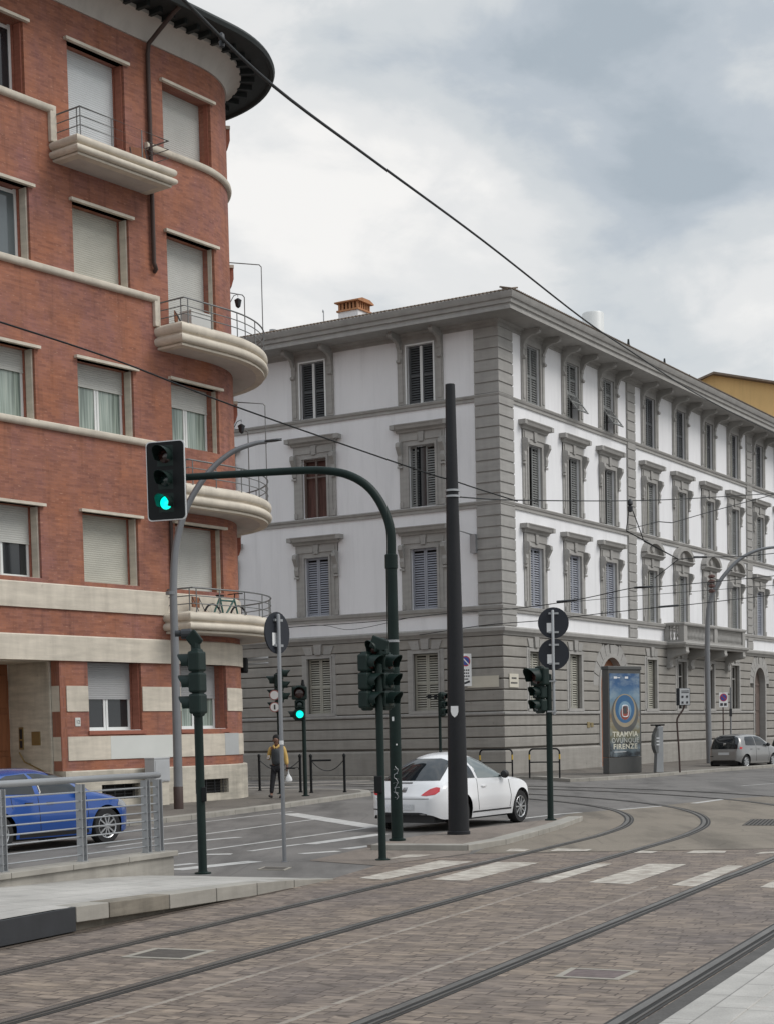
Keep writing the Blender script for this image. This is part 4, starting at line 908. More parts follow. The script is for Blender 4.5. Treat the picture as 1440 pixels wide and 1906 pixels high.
for i, o in enumerate((-1.53, 0, 2.39, 3.99)):
    path = offs(r2, o); t = thing('tram_rail', rl[i], 'rail', (0, 0, 0), 0, 'grooved tram rails in the paving')
    m = MB(); ribbon(m, path, -.10, .095, .004, .009); m.build('seal', MT['railseal'], t, fix=False)
    m = MB(); ribbon(m, path, -.065, .0, .009, .016); m.build('rail_head', MT['railhead'], t, fix=False)
    m = MB(); ribbon(m, path, .0, .042, .009, .0105); m.build('groove', MT['groove'], t, fix=False)
    m = MB(); ribbon(m, path, .042, .065, .009, .015); m.build('rail_lip', MT['railsteel'], t, fix=False)
# light stone strips between the tracks
for q, (pts, lab) in enumerate((([(180, 1906), (480, 1815), (960, 1670), (1010, 1655)], 'thin pale stone strip between the two tram tracks, left one'), ([(530, 1906), (940, 1754), (1221, 1652)], 'thin pale stone strip between the two tram tracks, right one'))):
    path = [Vector(G(x, y, 0)[:2]) for x, y in pts]; a, b = path[0], path[-1]; path = [a-(b-a)*.6, a+(b-a)*.5, b]
    m = MB(); ribbon(m, path, -.028, .028, 0, .008); structure(m.build('stone_strip', MT['strip'], fix=False), lab, 'paving strip')
# ---- crossing stripes
S = [[(668, 1636), (712, 1639), (880, 1605), (817, 1603)], [(802, 1639), (870, 1641), (1003, 1607), (925, 1606)], [(985, 1644), (1023, 1645), (1139, 1609), (1107, 1609)],
     [(1094, 1644), (1171, 1647), (1277, 1610), (1207, 1609)], [(1249, 1649), (1294, 1652), (1384, 1613), (1353, 1612)], [(1414, 1653), (1462, 1655), (1545, 1617), (1490, 1615)]]
m = MB()
for q in S: p = poly_px(q, 0); m.add([(a, b, .0075) for a, b in p], [(0, 1, 2, 3)])
structure(m.build('crosswalk', MT['worn']), 'worn white pedestrian crossing stripes across the tram tracks', 'crosswalk')
m = MB()
for q in ([(940, 1586), (975, 1586), (986, 1582), (950, 1581)], [(1022, 1585.5), (1090, 1586), (1102, 1582), (1036, 1581)], [(1178, 1589), (1210, 1590), (1226, 1586), (1192, 1585)], [(1275, 1590), (1348, 1589), (1352, 1585), (1290, 1584.5)], [(1403, 1591), (1452, 1590), (1460, 1586.5), (1420, 1587)],
          [(722, 1600), (780, 1596.5), (806, 1592), (757, 1592)]):
    p = poly_px(q, 0); m.add([(a, b, .0095) for a, b in p], [(0, 1, 2, 3)])
structure(m.build('crossing_dashes', MT['worn']), 'row of short white dashes along the far side of the crossing', 'road marking')
# ---- lane markings
def lines(L, z=.004, mat='paint', nm='lane_marking', lab='white lane lines and arrows on the left road', cat='road marking'):
    m = MB()
    for (x0, y0, x1, y1, w) in L:
        a, b = Vector(G(x0, y0, 0)[:2]), Vector(G(x1, y1, 0)[:2]); t = (b-a).normalized(); n_ = Vector((t.y, -t.x))*w/2
        m.add([(*(a-n_), z), (*(b-n_), z), (*(b+n_), z), (*(a+n_), z)], [(0, 1, 2, 3)])
    return structure(m.build(nm, MT[mat]), lab, cat)
lines([(250, 1546, 545, 1511, .12), (200, 1578, 584, 1526, .12), (300, 1572, 446, 1559, .22), (180, 1611, 690, 1541, .12), (465, 1585, 560, 1572, .14), (375, 1591.5, 432, 1590.5, .22), (326, 1620, 476, 1604, .34), (310, 1613, 362, 1608, .2),
       (575, 1572, 712, 1553, .32), (560, 1590, 630, 1585, .22), (640, 1581, 692, 1575, .25)])
lines([(537, 1515, 702, 1541, .5)], z=.0055, mat='paint', nm='stop_line', lab='broad white stop line across the left road beside the white car', cat='road marking')
lines([(925, 1530, 1042, 1516, .16), (1042, 1516, 1080, 1513, .16), (1150, 1508, 1232, 1501, .16), (1290, 1496, 1345, 1488.5, .2), (1380, 1463.5, 1450, 1458, .10)], z=.0065, mat='paint', nm='apron_marking', lab='white dashes along the edge of the tan concrete', cat='road marking')
lines([(440, 1468, 700, 1458, .5), (420, 1461.5, 690, 1453.5, .5)], z=.0045, mat='worn', nm='far_crosswalk', lab='pale crossing stripes on the street behind the bollards', cat='crosswalk')
# ---- sidewalks with kerbs
def kerbed(name, kerbline, inner, z, mat, label, kw=.28):
    poly = list(kerbline)+list(inner); m = MB(); m.prism(poly, -.05, z-.003); structure(m.build(name, MT[mat]), label, 'sidewalk')
    path = [Vector(p) for p in kerbline]; L = sum((path[i+1]-path[i]).length for i in range(len(path)-1))
    m = MB(); acc = []
    for i in range(len(path)-1):
        a, b = path[i], path[i+1]; d = (b-a).length; k = max(1, round(d/1.1)); acc += [a+(b-a)*j/k for j in range(k)]
    acc.append(path[-1])
    inn = offs(acc, -kw); inn2 = offs(acc, kw); c = Vector((sum(p[0] for p in poly)/len(poly), sum(p[1] for p in poly)/len(poly)))
    if sum((p-c).length for p in inn2) < sum((p-c).length for p in inn): inn = inn2
    out = [p+(p-q).normalized()*.012 for p, q in zip(acc, inn)]
    for i in range(len(acc)-1):
        g = (acc[i+1]-acc[i]).normalized()*.006
        q = [out[i]+g, out[i+1]-g, inn[i+1]-g, inn[i]+g]; m.prism([tuple(v) for v in q], -.05, z)
    structure(m.build('kerb', MT['kerb'], bevel=.012), 'pale stone kerb of the '+label, 'kerb')
kl = poly_px([(309, 1522), (400, 1512), (540, 1494.5), (640, 1481), (690, 1474.5)], .12)
a, b = Vector(kl[0]), Vector(kl[1]); pre = [tuple(a-Vector((DA.x, DA.y))*q) for q in (26, 8)]
kl = pre+kl+[(-.55, 50.2), (-.95, 51.2), (-1.9, 52.1), (-3.6, 53.0), (-9, 56.6), (-16, 61.5)]
kerbed('sidewalk', kl, [(-26, 58), (-26, 10)], .12, 'walk', 'sidewalk at the foot of the brick building')
kr = [(-12, 72.3), (-3, 66.6), (2.6, 62.6), (4.2, 61.3), (5.6, 60.75)]+poly_px([(1060, 1450), (1130, 1446.5), (1200, 1442), (1300, 1434), (1380, 1428)], .12)
a, b = Vector(kr[-2]), Vector(kr[-1]); kr += [tuple(b+(b-a).normalized()*q) for q in (15, 40)]
cw2 = Vector((cW.x, cW.y)); dc2, db2 = Vector((DC.x, DC.y)), Vector((-DC.y, DC.x))
kerbed('sidewalk', kr, [tuple(cw2+dc2*50), tuple(cw2+dc2*50+db2*3), tuple(cw2+dc2*4+db2*4), tuple(cw2+db2*25)], .12, 'walk', 'sidewalk along the white palazzo')
isl = poly_px([(1083, 1519.5), (1040, 1535), (1000, 1546), (940, 1562), (870, 1573), (690, 1572.5)], .10)
isb = poly_px([(700, 1570), (770, 1557), (880, 1542), (1000, 1527.5), (1074, 1517.5)], .10)
kerbed('traffic_island', isl, isb, .10, 'asphaltr', 'narrow traffic island under the dark tram pole', .30)
# ---- left platform: ramp down to the tip
def zr_(a): # height along the track direction, a<=0
    P = [(0, .0), (-.35, .03), (-1.5, .115), (-2.4, .155), (-4.1, .20), (-6.1, .262), (-60, .262)]
    for (x0, z0), (x1, z1) in zip(P, P[1:]):
        if a >= x1: return z0+(z1-z0)*(a-x0)/(x1-x0)
    return .262
m = MB(); vs = []; st = [0, -.35, -.9, -1.5, -2.4, -3.2, -4.1, -5.0, -6.1, -8, -12, -20, -30]
for a in st:
    zt = zr_(a); w = .12 if a == 0 else (.6 if a == -.35 else (1.5 if a == -.9 else 3.2))
    for k in range(5):
        p = edge(a, -w*k/4); vs.append((p.x, p.y, zt*(1+.28*k/4)+.012))
n = len(st)
m.add(vs, [(i*5+k, i*5+k+1, (i+1)*5+k+1, (i+1)*5+k) for i in range(n-1) for k in range(4)])
o = m.build('left_platform', MT['slab'], fix=False)
if o.data.polygons[0].normal.z < 0: o.data.flip_normals()
structure(o, 'light granite surface of the tram stop ramp at the left', 'platform')
m = MB(); cuts = [0, -1.1, -2.05, -3.0, -4.0, -5.15, -5.73]; mi = [0, 0, 0, 0, 1, 0]
for i in range(len(cuts)-1):
    a0, a1 = cuts[i]-.008, cuts[i+1]+.008; p0, p1 = edge(a0, .012), edge(a1, .012); q0, q1 = edge(a0, -.25), edge(a1, -.25)
    lift = lambda a: max(0.0, zr_(a)-.145) if a < -2 else -.05
    m.prism([tuple(p0), tuple(p1), tuple(q1), tuple(q0)], [lift(a0), lift(a1)]*1+[lift(a1), lift(a0)], [zr_(a0)+.016, zr_(a1)+.016, zr_(a1)+.020, zr_(a0)+.020], mi[i])
structure(m.build('platform_edge', [MT['kerb'], MT['stainblock']], bevel=.008), 'pale edge blocks of the left tram stop ramp', 'platform edge')
m = MB(); p0, p1 = edge(-5.74, .016), edge(-30, .016); q0, q1 = edge(-5.74, -.03), edge(-30, -.03); m.prism([tuple(p0), tuple(p1), tuple(q1), tuple(q0)], .02, .266)
structure(m.build('platform_edge', MT['darkpanel'], bevel=.006), 'black edge panel of the left tram stop platform', 'platform edge')
m = MB(); p0, p1 = edge(-1.6, -.07), edge(-30, -.07); q0, q1 = edge(-1.6, -.4), edge(-30, -.4); m.prism([tuple(p0), tuple(p1), tuple(q1), tuple(q0)], -.05, [.10, .24, .24, .10])
structure(m.build('platform_base', MT['stainblock']), 'stained concrete base below the left platform edge', 'platform edge')
m = MB()
for a_ in range(24):
    p0, p1 = edge(-1.2-a_*.5, .06+random.uniform(0, .05)), edge(-1.2-(a_+1)*.5, .06+random.uniform(0, .05)); q0, q1 = edge(-1.2-a_*.5, -.08), edge(-1.2-(a_+1)*.5, -.08)
    m.add([(*p0, .0085), (*p1, .0085), (*q1, .0085), (*q0, .0085)], [(0, 1, 2, 3)])
structure(m.build('gutter_dirt', MT['dirt']), 'brown dirt gathered along the foot of the left platform', 'dirt')
m = MB(); P_ = poly_px([(684, 1574), (760, 1576), (870, 1577), (920, 1569)], 0); Q_ = poly_px([(684, 1579), (760, 1582.5), (870, 1582), (935, 1569)], 0)
for i in range(3): m.add([(*P_[i], .0105), (*P_[i+1], .0105), (*Q_[i+1], .0105), (*Q_[i], .0105)], [(0, 1, 2, 3)])
structure(m.build('gutter_dirt', MT['dirt']), 'brown leaf litter along the kerb of the traffic island', 'dirt')
# ---- right platform (the camera's side)
pr = Vector(G(1232, 1906, .25)[:2]); a0, a1 = pr-DTv*25, pr+DTv*14
m = MB(); m.prism([tuple(a0), tuple(a1), tuple(a1+NTv*5), tuple(a0+NTv*5)], -.05, .25); structure(m.build('right_platform', MT['slab']), 'light granite tram platform in the lower right corner', 'platform')
m = MB(); i = 0
for i in range(39):
    b0, b1 = a0+DTv*i+DTv*.005, a0+DTv*(i+1)-DTv*.005; m.prism([tuple(b0-NTv*.01), tuple(b1-NTv*.01), tuple(b1+NTv*.36), tuple(b0+NTv*.36)], -.05, .258)
structure(m.build('platform_edge', MT['slab'], bevel=.006), 'pale granite edge stones of the right platform', 'platform edge')
rp4 = pr.copy(); lat = (pr-c0).dot(NTv)
m = MB(); a_, b_ = c0+DTv*-20+NTv*4.10, c0+DTv*22+NTv*4.10; m.add([(*a_, .0075), (*b_, .0075), (*(b_+NTv*(lat-4.09)), .0075), (*(a_+NTv*(lat-4.09)), .0075)], [(0, 1, 2, 3)])
structure(m.build('edge_strip', MT['darkstrip']), 'dark concrete strip between the right rail and the right platform', 'paving strip')
# ---- covers
def cover(name, pts, label, cat, mat, fw=.035):
    p = [Vector(G(x, y, 0)[:2]) for x, y in pts]; c = sum(p, Vector((0, 0)))/4; t = thing(name, label, cat, (c.x, c.y, 0)); q = [v-c for v in p]
    inn = [v*(1-fw*2.4/v.length) for v in q]
    m = MB()
    for i in range(4): j = (i+1) % 4; m.prism([tuple(q[i]), tuple(q[j]), tuple(inn[j]), tuple(inn[i])], .0, .0115)
    m.build('frame', MT['frame'], t); m = MB(); m.prism([tuple(v) for v in inn], 0, .0085); m.build('cover', MT[mat], t); return t
cover('manhole_cover', [(225, 1784), (343, 1788.5), (403, 1771.5), (289, 1767)], 'dark square manhole cover with pale frame between the two left rails', 'manhole cover', 'manhole')
cover('manhole_cover', [(1030, 1821), (1150, 1827), (1190, 1810), (1062, 1804)], 'paver filled access cover between the two right rails', 'manhole cover', 'rustpaver', .03)
cover('manhole_cover', [(478, 1620), (530, 1621), (543, 1616), (492, 1615)], 'small dark cover in the asphalt near the round grey sign post', 'manhole cover', 'manhole', .02)
p = [Vector(G(x, y, 0)[:2]) for x, y in ((1380, 1537.5), (1500, 1538), (1508, 1526), (1397, 1526))]; c = sum(p, Vector((0, 0)))/4
t = thing('drain_grate', 'long iron drain grate in the tan concrete at the right edge', 'grate', (c.x, c.y, 0)); m = MB(); m.prism([tuple(v-c) for v in p], 0, .0075); m.build('pit', MT['void'], t); m = MB()
for i in range(16):
    u = (i+.2)/16; v = (i+.75)/16; A = lambda s: p[0]+(p[1]-p[0])*s-c; B = lambda s: p[3]+(p[2]-p[3])*s-c; m.prism([tuple(A(u)), tuple(A(v)), tuple(B(v)), tuple(B(u))], 0, .012)
m.build('bars', MT['manhole'], t)

# =================================================================== RAMP WALL AND RAILING
AW = .472; DW = DIR(AW); NW = Vector((DW.y, -DW.x, 0))
we = G(325, 1630, .07); base = Vector((we.x, we.y, 0))
t = thing('ramp_wall', 'low concrete ramp wall with a pale stone cap at the left', 'wall', base, pi/2-AW)
m = MB(); m.box(-16, 0, .0, .30, -.05, .335); m.build('wall', MT['concrete'], t, bevel=.01)
m = MB()
for i in range(14): m.box(-16+1.15*i+.004, -16+1.15*(i+1)-.004 if i < 13 else .05, -.04, .34, .335, .405)
m.build('cap', MT['kerb'], t, bevel=.008)
t = thing('ramp_railing', 'galvanised steel railing with thin horizontal rods on the ramp wall', 'railing', base, pi/2-AW)
inv_t = (Matrix.Translation(base) @ Matrix.Rotation(pi/2-AW, 4, 'Z')).inverted()
def rail_x(px, py, z=.405):
    q = inv_t @ G(px, py, z); return q.x
xs = [rail_x(24, 1624), rail_x(163, 1604), rail_x(283, 1588)]
sp = xs[1]-xs[0]; xs = [xs[0]-sp*2, xs[0]-sp]+xs
xe = rail_x(304, 1585); yR = .14; HT = 1.43
for x in xs+[xe]:
    m = MB(); m.box(x-.045, x-.032, yR-.04, yR+.05, .405, HT-.06); m.box(x+.032, x+.045, yR-.04, yR+.05, .405, HT-.06); m.box(x-.06, x+.06, yR-.05, yR+.06, .402, .415); m.build('post', MT['steel'], t)
m = MB(); m.tube([(xs[0]-3, yR, HT), (xe+.02, yR, HT), (xe+.05, yR+.02, HT), (xe+.06, yR+.08, HT-.01)], .042, 12); m.build('handrail', MT['steel'], t, smooth=60)
for i in range(8):
    z = .49+i*.112; m = MB(); m.tube([(xs[0]-3, yR, z), (xe, yR, z)], .0115, 6); m.build('rod', MT['steel'], t, smooth=60)
# =================================================================== TRAFFIC SIGNALS
def visor_mesh(mb, r, L, x, y, z):               # hood open below, longer at the top
    n = 14; vs = []
    for rr in (r, r-.008):
        for j in range(n+1):
            a = radians(-35+250*j/n); k = .55+.45*max(0, sin(a)); vs += [(x+rr*cos(a), y, z+rr*sin(a)), (x+rr*cos(a), y-L*k, z+rr*sin(a))]
    q = 2*(n+1); fs = []
    for j in range(n):
        a = 2*j; fs += [(a, a+1, a+3, a+2), (q+a, q+a+2, q+a+3, q+a+1), (a+1, q+a+1, q+a+3, a+3)]
    mb.add(vs, fs)
def face_rot(dx, dy): return math.atan2(dx, -dy)  # local -Y turned to point along (dx,dy)
def signal_head(parent, loc, rz, lit=None, r=(.10, .10, .10), sec=.29, board=None, vis=.20, w=.145, dep=.17):
    m = MB(); z = 0; zs_ = []
    for k in range(len(r)-1, -1, -1):
        h = sec*(r[k]/.10)**.8; ww = w*(r[k]/.10)**.9; m.box(-ww, ww, 0, dep, z+.006, z+h-.006); zs_.append((k, z+h/2)); z += h
    m.box(-w*.7, w*.7, .03, dep-.02, -.03, z+.03)
    o = m.build('signal_head', MT['greenb'], parent, loc, rz, bevel=.032)
    if board:
        bw, b0, b1 = board; q = .07
        def rr(s, y0, y1, nm, mat):
            p = []
            for cx, cz, a0 in ((bw-s-q, b1-s-q, 0), (-bw+s+q, b1-s-q, pi/2), (-bw+s+q, b0+s+q, pi), (bw-s-q, b0+s+q, 1.5*pi)): p += [(cx+q*cos(a0+pi/2*i/5), cz+q*sin(a0+pi/2*i/5)) for i in range(6)]
            mm = MB(); mm.ext(p, lambda a, b, d: (a, d, b), y0, y1); mm.build(nm, MT[mat], o)
        rr(0, .012, .03, 'board_border', 'sticker'); rr(.018, .002, .011, 'backboard', 'black')
    for k, zc in zs_:
        m = MB(); m.lathe([(r[k]*.98, -.004), (r[k]*.9, -.02), (r[k]*.5, -.035), (.005, -.04)], (0, 0, zc), 16, 'y')
        m.build('lens', MT['lit' if lit == k else ('lensred' if k == 0 else 'lensoff')], o, smooth=50)
        m = MB(); visor_mesh(m, r[k]*1.12, vis*(r[k]/.10), 0, 0, zc); m.build('visor', MT['greenb'], o, smooth=50, fix=False)
    return o
def post(t, r, h, mat='green', r2=None, name='post', base=True):
    m = MB(); m.lathe([(r*1.9, 0), (r*1.9, .02), (r*1.1, .03), (r, .06), (r2 or r, h), (.01, h+.02)] if base else [(r, 0), (r2 or r, h), (.01, h+.02)], n=16)
    return m.build(name, MT[mat], t, smooth=40)
sigG = 'traffic signals around the crossing'
# two heads back to back on the island tip
b = G(712, 1602, 0)
t = thing('traffic_light', 'dark green signal post with two hooded heads, in front of the arched mast', 'traffic light', b, 0, sigG)
post(t, .058, 2.95)
signal_head(t, (-.10, -.03, 2.29), face_rot(.85, -.52), sec=.275); signal_head(t, (.17, .16, 2.29), face_rot(.85, -.52), sec=.275)
signal_head(t, (-.05, .05, 3.08), face_rot(-.8, -.6), r=(.10,), sec=.24, vis=.14)
m = MB(); m.obox((.02, 0, 3.25), Vector((.12, 0, -.05)), Vector((0, .07, 0)), Vector((.03, 0, .09))); m.obox((.08, -.02, 3.13), Vector((.06, 0, 0)), Vector((0, .05, 0)), Vector((0, 0, .05))); m.build('detector', MT['greenb'], t, bevel=.02)
m = MB(); m.lathe([(.055, -.1), (.065, .0), (.06, .02)], (.12, 0, 3.27), 12, 'x'); m.build('detector', MT['black'], t)
m = MB(); m.box(-.10, .02, -.11, -.06, 1.02, 1.28); m.build('push_button', MT['black'], t, bevel=.012)
# left post seen from behind
b = G(378, 1627, 0)
t = thing('traffic_light', 'dark green signal post turned away, right of the steel ramp railing', 'traffic light', b, 0, sigG)
post(t, .062, 2.30); signal_head(t, (-.08, .02, 2.24), face_rot(-.93, .36), sec=.295, dep=.18, w=.125)
m = MB(); m.tube([(0, 0, 3.1), (-.02, 0, 3.32)], .07, 10); m.obox((-.02, -.02, 3.28), Vector((.06, .03, -.08)), Vector((0, .06, 0)), Vector((.06, 0, .07))); m.build('detector', MT['greenb'], t, bevel=.02)
m = MB(); m.lathe([(.07, -.08), (.075, .05), (.05, .07)], (-.12, -.02, 3.36), 12, 'x'); m.lathe([(.045, -.04), (.045, .04)], (-.25, .0, 3.37), 10, 'x'); m.build('detector', MT['steeld'], t)
m = MB(); m.box(-.02, .07, -.05, .02, 3.02, 3.06); m.build('clip', MT['sticker'], t); m = MB(); m.box(.02, .09, -.08, -.03, 1.02, 1.22); m.build('push_button', MT['black'], t, bevel=.01)
# right post with two round sign backs
b = G(1024, 1527, .1)
t = thing('traffic_light', 'dark green signal post with a large hooded top lens below two round sign backs', 'traffic light', b, 0, sigG)
post(t, .062, 2.9); signal_head(t, (-.24, -.06, 2.16), face_rot(-.80, -.60), r=(.15, .10, .10), sec=.26, vis=.20, dep=.16)
m = MB(); m.box(-.2, 0, -.02, .02, 2.3, 2.34); m.box(-.2, 0, -.02, .02, 2.85, 2.89); m.build('bracket', MT['green'], t)
def round_sign(label, x, y, z, r, rz, parent=None):
    t2 = thing('round_sign', label, 'sign', (x, y, z), rz, 'round sign backs'); m = MB(); m.lathe([(r, .0), (r, .006), (r-.012, .010), (r-.012, .03), (r*.97, .03)], (0, 0, 0), 28, 'y'); m.build('disc', MT['signback'], t2, smooth=30)
    m = MB(); m.box(-.13*r/.3, -.03*r/.3, -.004, -.001, -.18*r/.3, .0); m.build('sticker', MT['sticker'], t2)
    m = MB()
    for q in (-.6*r, .6*r): m.box(-.10, .10, -.035, .0, q-.018, q+.018)
    m.build('clamp', MT['steel'], t2); return t2
px_ = Vector((b.x+.10, b.y-.02, 0))
t = thing('sign_pole', 'galvanised sign pole strapped to the right green signal post', 'pole', (px_.x, px_.y, 2.2)); m = MB(); m.lathe([(.03, 0), (.03, 2.05), (.02, 2.07)], n=12); m.build('pole', MT['steel'], t, smooth=40)
m = MB(); [m.box(-.14, .05, -.045, .045, z, z+.03) for z in (.05, .65)]; m.build('strap', MT['steel'], t)
round_sign('upper round dark sign back on the galvanised pole above the right signal', px_.x+.02, px_.y+.07, 4.02, .31, .05); round_sign('lower round dark sign back on the galvanised pole, touching the right signal', px_.x+.02, px_.y+.07, 3.40, .31, .05)
# grey post with the turned round sign
b = G(530, 1605, 0)
t = thing('sign_post', 'slim grey sign post standing alone between the platform tip and the road', 'pole', b); m = MB(); m.lathe([(.05, 0), (.05, .01), (.031, .012), (.031, 3.72), (.02, 3.74)], n=12); m.build('pole', MT['lampgrey'], t, smooth=40)
m = MB(); m.lathe([(.034, 1.78), (.034, 1.84)], n=12); m.build('band', MT['sticker'], t)
round_sign('round dark sign back turned edgeways on the slim grey post', b.x-.02, b.y+.05, 3.46, .317, 1.02)
# green signal far side
b = G(569, 1482, .12)
t = thing('traffic_light', 'signal post with a bright green lens beside the walking person', 'traffic light', b, 0, sigG); post(t, .06, 3.05)
signal_head(t, (-.10, -.10, 2.22), face_rot(.06, -1), lit=2, r=(.16, .10, .11), sec=.27, vis=.10); signal_head(t, (-.30, .14, 2.22), face_rot(-1, -.1), r=(.10,), sec=.27, vis=.16)
m = MB(); m.lathe([(.05, 3.05), (.06, 3.2), (.03, 3.36)], n=10); m.build('detector', MT['black'], t)
b = G(523, 1478, .12)
t = thing('traffic_light', 'signal post with back to back hooded heads behind the slim grey sign post', 'traffic light', b, 0, sigG); post(t, .06, 3.6)
signal_head(t, (-.10, 0, 2.45), face_rot(-1, .05), r=(.13, .12, .12), sec=.33, vis=.2); signal_head(t, (.16, 0, 2.75), face_rot(1, -.05), r=(.11, .11, .11), sec=.32, vis=.2)
for q, z in enumerate((2.98, 2.62)):
    m = MB(); m.lathe([(.155, -.02), (.155, 0)], (-.10, -.20, z), 20, 'y'); o = m.build('round_plate', MT['redf'], t); m = MB(); m.lathe([(.125, -.024), (.125, -.02)], (-.10, -.20, z), 20, 'y'); m.build('face', MT['sticker'], o)
    if q: m = MB(); m.box(-.122, -.078, -.229, -.225, z-.07, z+.07); m.build('mark', MT['ink'], o)
b = G(820, 1450, .12)
t = thing('traffic_light', 'thin black signal post half hidden behind the dark tram pole', 'traffic light', b, 0, sigG); post(t, .055, 3.1)
signal_head(t, (.16, 0, 2.35), face_rot(.75, -.66), r=(.11, .10, .10), sec=.28, vis=.18); m = MB(); m.box(-.5, .1, -.02, .02, 3.05, 3.1); m.box(-.45, -.3, -.05, .05, 3.0, 3.16); m.box(-.2, -.08, -.05, .05, 2.98, 3.14); m.build('detector', MT['black'], t)
# arched mast with overhead signal
b = G(739, 1565, .1); YM = b.y
t = thing('signal_mast', 'dark green arched mast carrying a signal head out over the left road', 'mast', b)
def lm(px, py, k=0): # point in the plane of the mast arm
    q = D(px, py, YM+k); return q-b
m = MB(); m.lathe([(.14, 0), (.14, .03), (.10, .04), (.098, 3.0), (.092, 4.55), (.105, 4.56), (.105, 4.78), (.08, 4.80)], n=20); m.build('post', MT['green'], t, smooth=40)
pts = [(0.0, 0, 4.7)]+[tuple(lm(x, y, k)) for x, y, k in ((726, 985, .0), (710, 940, .03), (684, 905, .06), (648, 884, .1), (605, 876, .15), (555, 876, .2), (450, 882, .35), (335, 889, .5))]
m = MB(); pp = catmull(pts, 6); m.tube(pp, [.080-.022*i/(len(pp)-1) for i in range(len(pp))], 14); m.build('arm', MT['green'], t, smooth=60)
q = lm(311, 958, .42); signal_head(t, (q.x, q.y-.04, q.z), face_rot(-.34, -1), lit=2, r=(.125, .115, .115), sec=.345, board=(.36, -.10, 1.23), vis=.26)
m = MB(); m.lathe([(.104, 3.33), (.104, 3.37)], n=16); m.build('band', MT['steel'], t)
m = MB()
random.seed(3)
P = [(.1005*cos(a), .1005*sin(a), z) for a, z in [(-pi/2+.42*sin(i*2.3)+.12*sin(i*.9), .70+.021*i+.03*sin(i*1.7)) for i in range(27)]]
m.tube(catmull(P, 3), .0042, 4)
m.build('graffiti', MT['steel'], t)
m = MB()
for a, z, w_, h_ in ((-1.9, 2.05, .018, .035), (-1.35, 1.62, .012, .012)): m.obox((.0975*cos(a), .0975*sin(a), z), Vector((-sin(a), cos(a), 0))*w_, Vector((cos(a), sin(a), 0))*.002, Vector((0, 0, h_)))
m.build('sticker', MT['sticker'], t)
# dark tapered tram pole
b = G(853, 1553, .1)
t = thing('tram_pole', 'tall dark tapered tram pole with a white shield sticker beside the white car', 'pole', b)
m = MB(); m.lathe([(.205, 0), (.205, .05), (.185, .06), (.178, .5), (.085, 7.82), (.085, 7.84), (.07, 7.85)], n=28); m.build('pole', MT['charcoal'], t, smooth=40)
zb = (1359-922)/FPX*b.y+EYE-.1
m = MB(); [m.lathe([(.13, z), (.13, z+.035)], n=24) for z in (zb-.1, zb+.0)]; m.build('wire_band', MT['steel'], t)
m = MB(); sh = [(-.065, .10), (.065, .10), (.066, .0), (.045, -.06), (0, -.10), (-.045, -.06), (-.066, .0)]; m.ext(sh, lambda a, z, d: (a-.04, -d+ .02*(a/.065)**2*0, z+2.16), .160, .166); m.build('shield_sticker', MT['sticker'], t)
# ------------------------------------------------------------------ street lamps
def lamp(name, label, base, pts, r0, r1, headlen, brown=.55):
    t = thing(name, label, 'street lamp', base, 0, 'curved street lamps'); pp = catmull(pts, 8); k = len(pp); m = MB(); m.tube(pp, [r0+(r1-r0)*i/(k-1) for i in range(k)], 14); m.build('post', MT['lampgrey'], t, smooth=60)
    if brown: m = MB(); m.lathe([(r0*1.06, 0), (r0*1.06, brown), (r0, brown+.01)], n=16); m.build('base_sleeve', MT['brown'], t, smooth=40)
    e = pp[-1]; dv = (pp[-1]-pp[-2]).normalized(); s = Vector((-dv.y, dv.x, 0)).normalized(); m = MB(); L = headlen; n = 10; vs = []
    for i in range(7):
        u = i/6; w = .13*sin(pi*min(.98, .12+.86*u))**.6; c = e+dv*(u*L-.05)
        for j in range(n): a = 2*pi*j/n; vs.append(c+s*w*cos(a)+Vector((0, 0, 1))*(.045*sin(a)*(1 if sin(a) > 0 else .4)))
    m.add(vs, [(i*n+j, i*n+(j+1) % n, (i+1)*n+(j+1) % n, (i+1)*n+j) for i in range(6) for j in range(n)]+[tuple(range(n)), tuple(range(6*n, 7*n))]); m.build('lamp_head', MT['steeld'], t, smooth=50); return t
b = G(333, 1506, .12); Y = b.y
lp = lambda x, y, k=0: tuple(D(x, y, Y+k)-b)
t = lamp('street_lamp', 'tall grey street lamp bending to the right in front of the brick building', b, [(0, 0, 0), lp(329, 1330), lp(325, 1180), lp(323, 1090), lp(329, 1010), lp(350, 940), lp(388, 880), lp(430, 843), lp(472, 826), lp(497, 822)], .115, .05, .42)
m = MB(); m.lathe([(.135, 5.32), (.135, 5.40)], (-.03, 0, 0), 14); m.build('collar', MT['lampgrey'], t)
b = G(1320, 1421, .12); Y2 = b.y
lp = lambda x, y, k=0: tuple(D(x, y, Y2+k)-b)
t = lamp('street_lamp', 'grey street lamp arching to the right behind the silver hatchback', b, [(0, 0, 0), lp(1317, 1300), lp(1316, 1180), lp(1321, 1120), lp(1342, 1078), lp(1375, 1042), lp(1410, 1024), lp(1445, 1018)], .14, .06, .8, 0)
m = MB()
for q in range(4): m.lathe([(.05, 0), (.16, .05), (.16, .12), (.05, .17)], tuple(Vector(lp(1324, 1085, -.4))+Vector((0, 0, q*.22-.45))), 8)
m.build('insulator', MT['copper'], t)

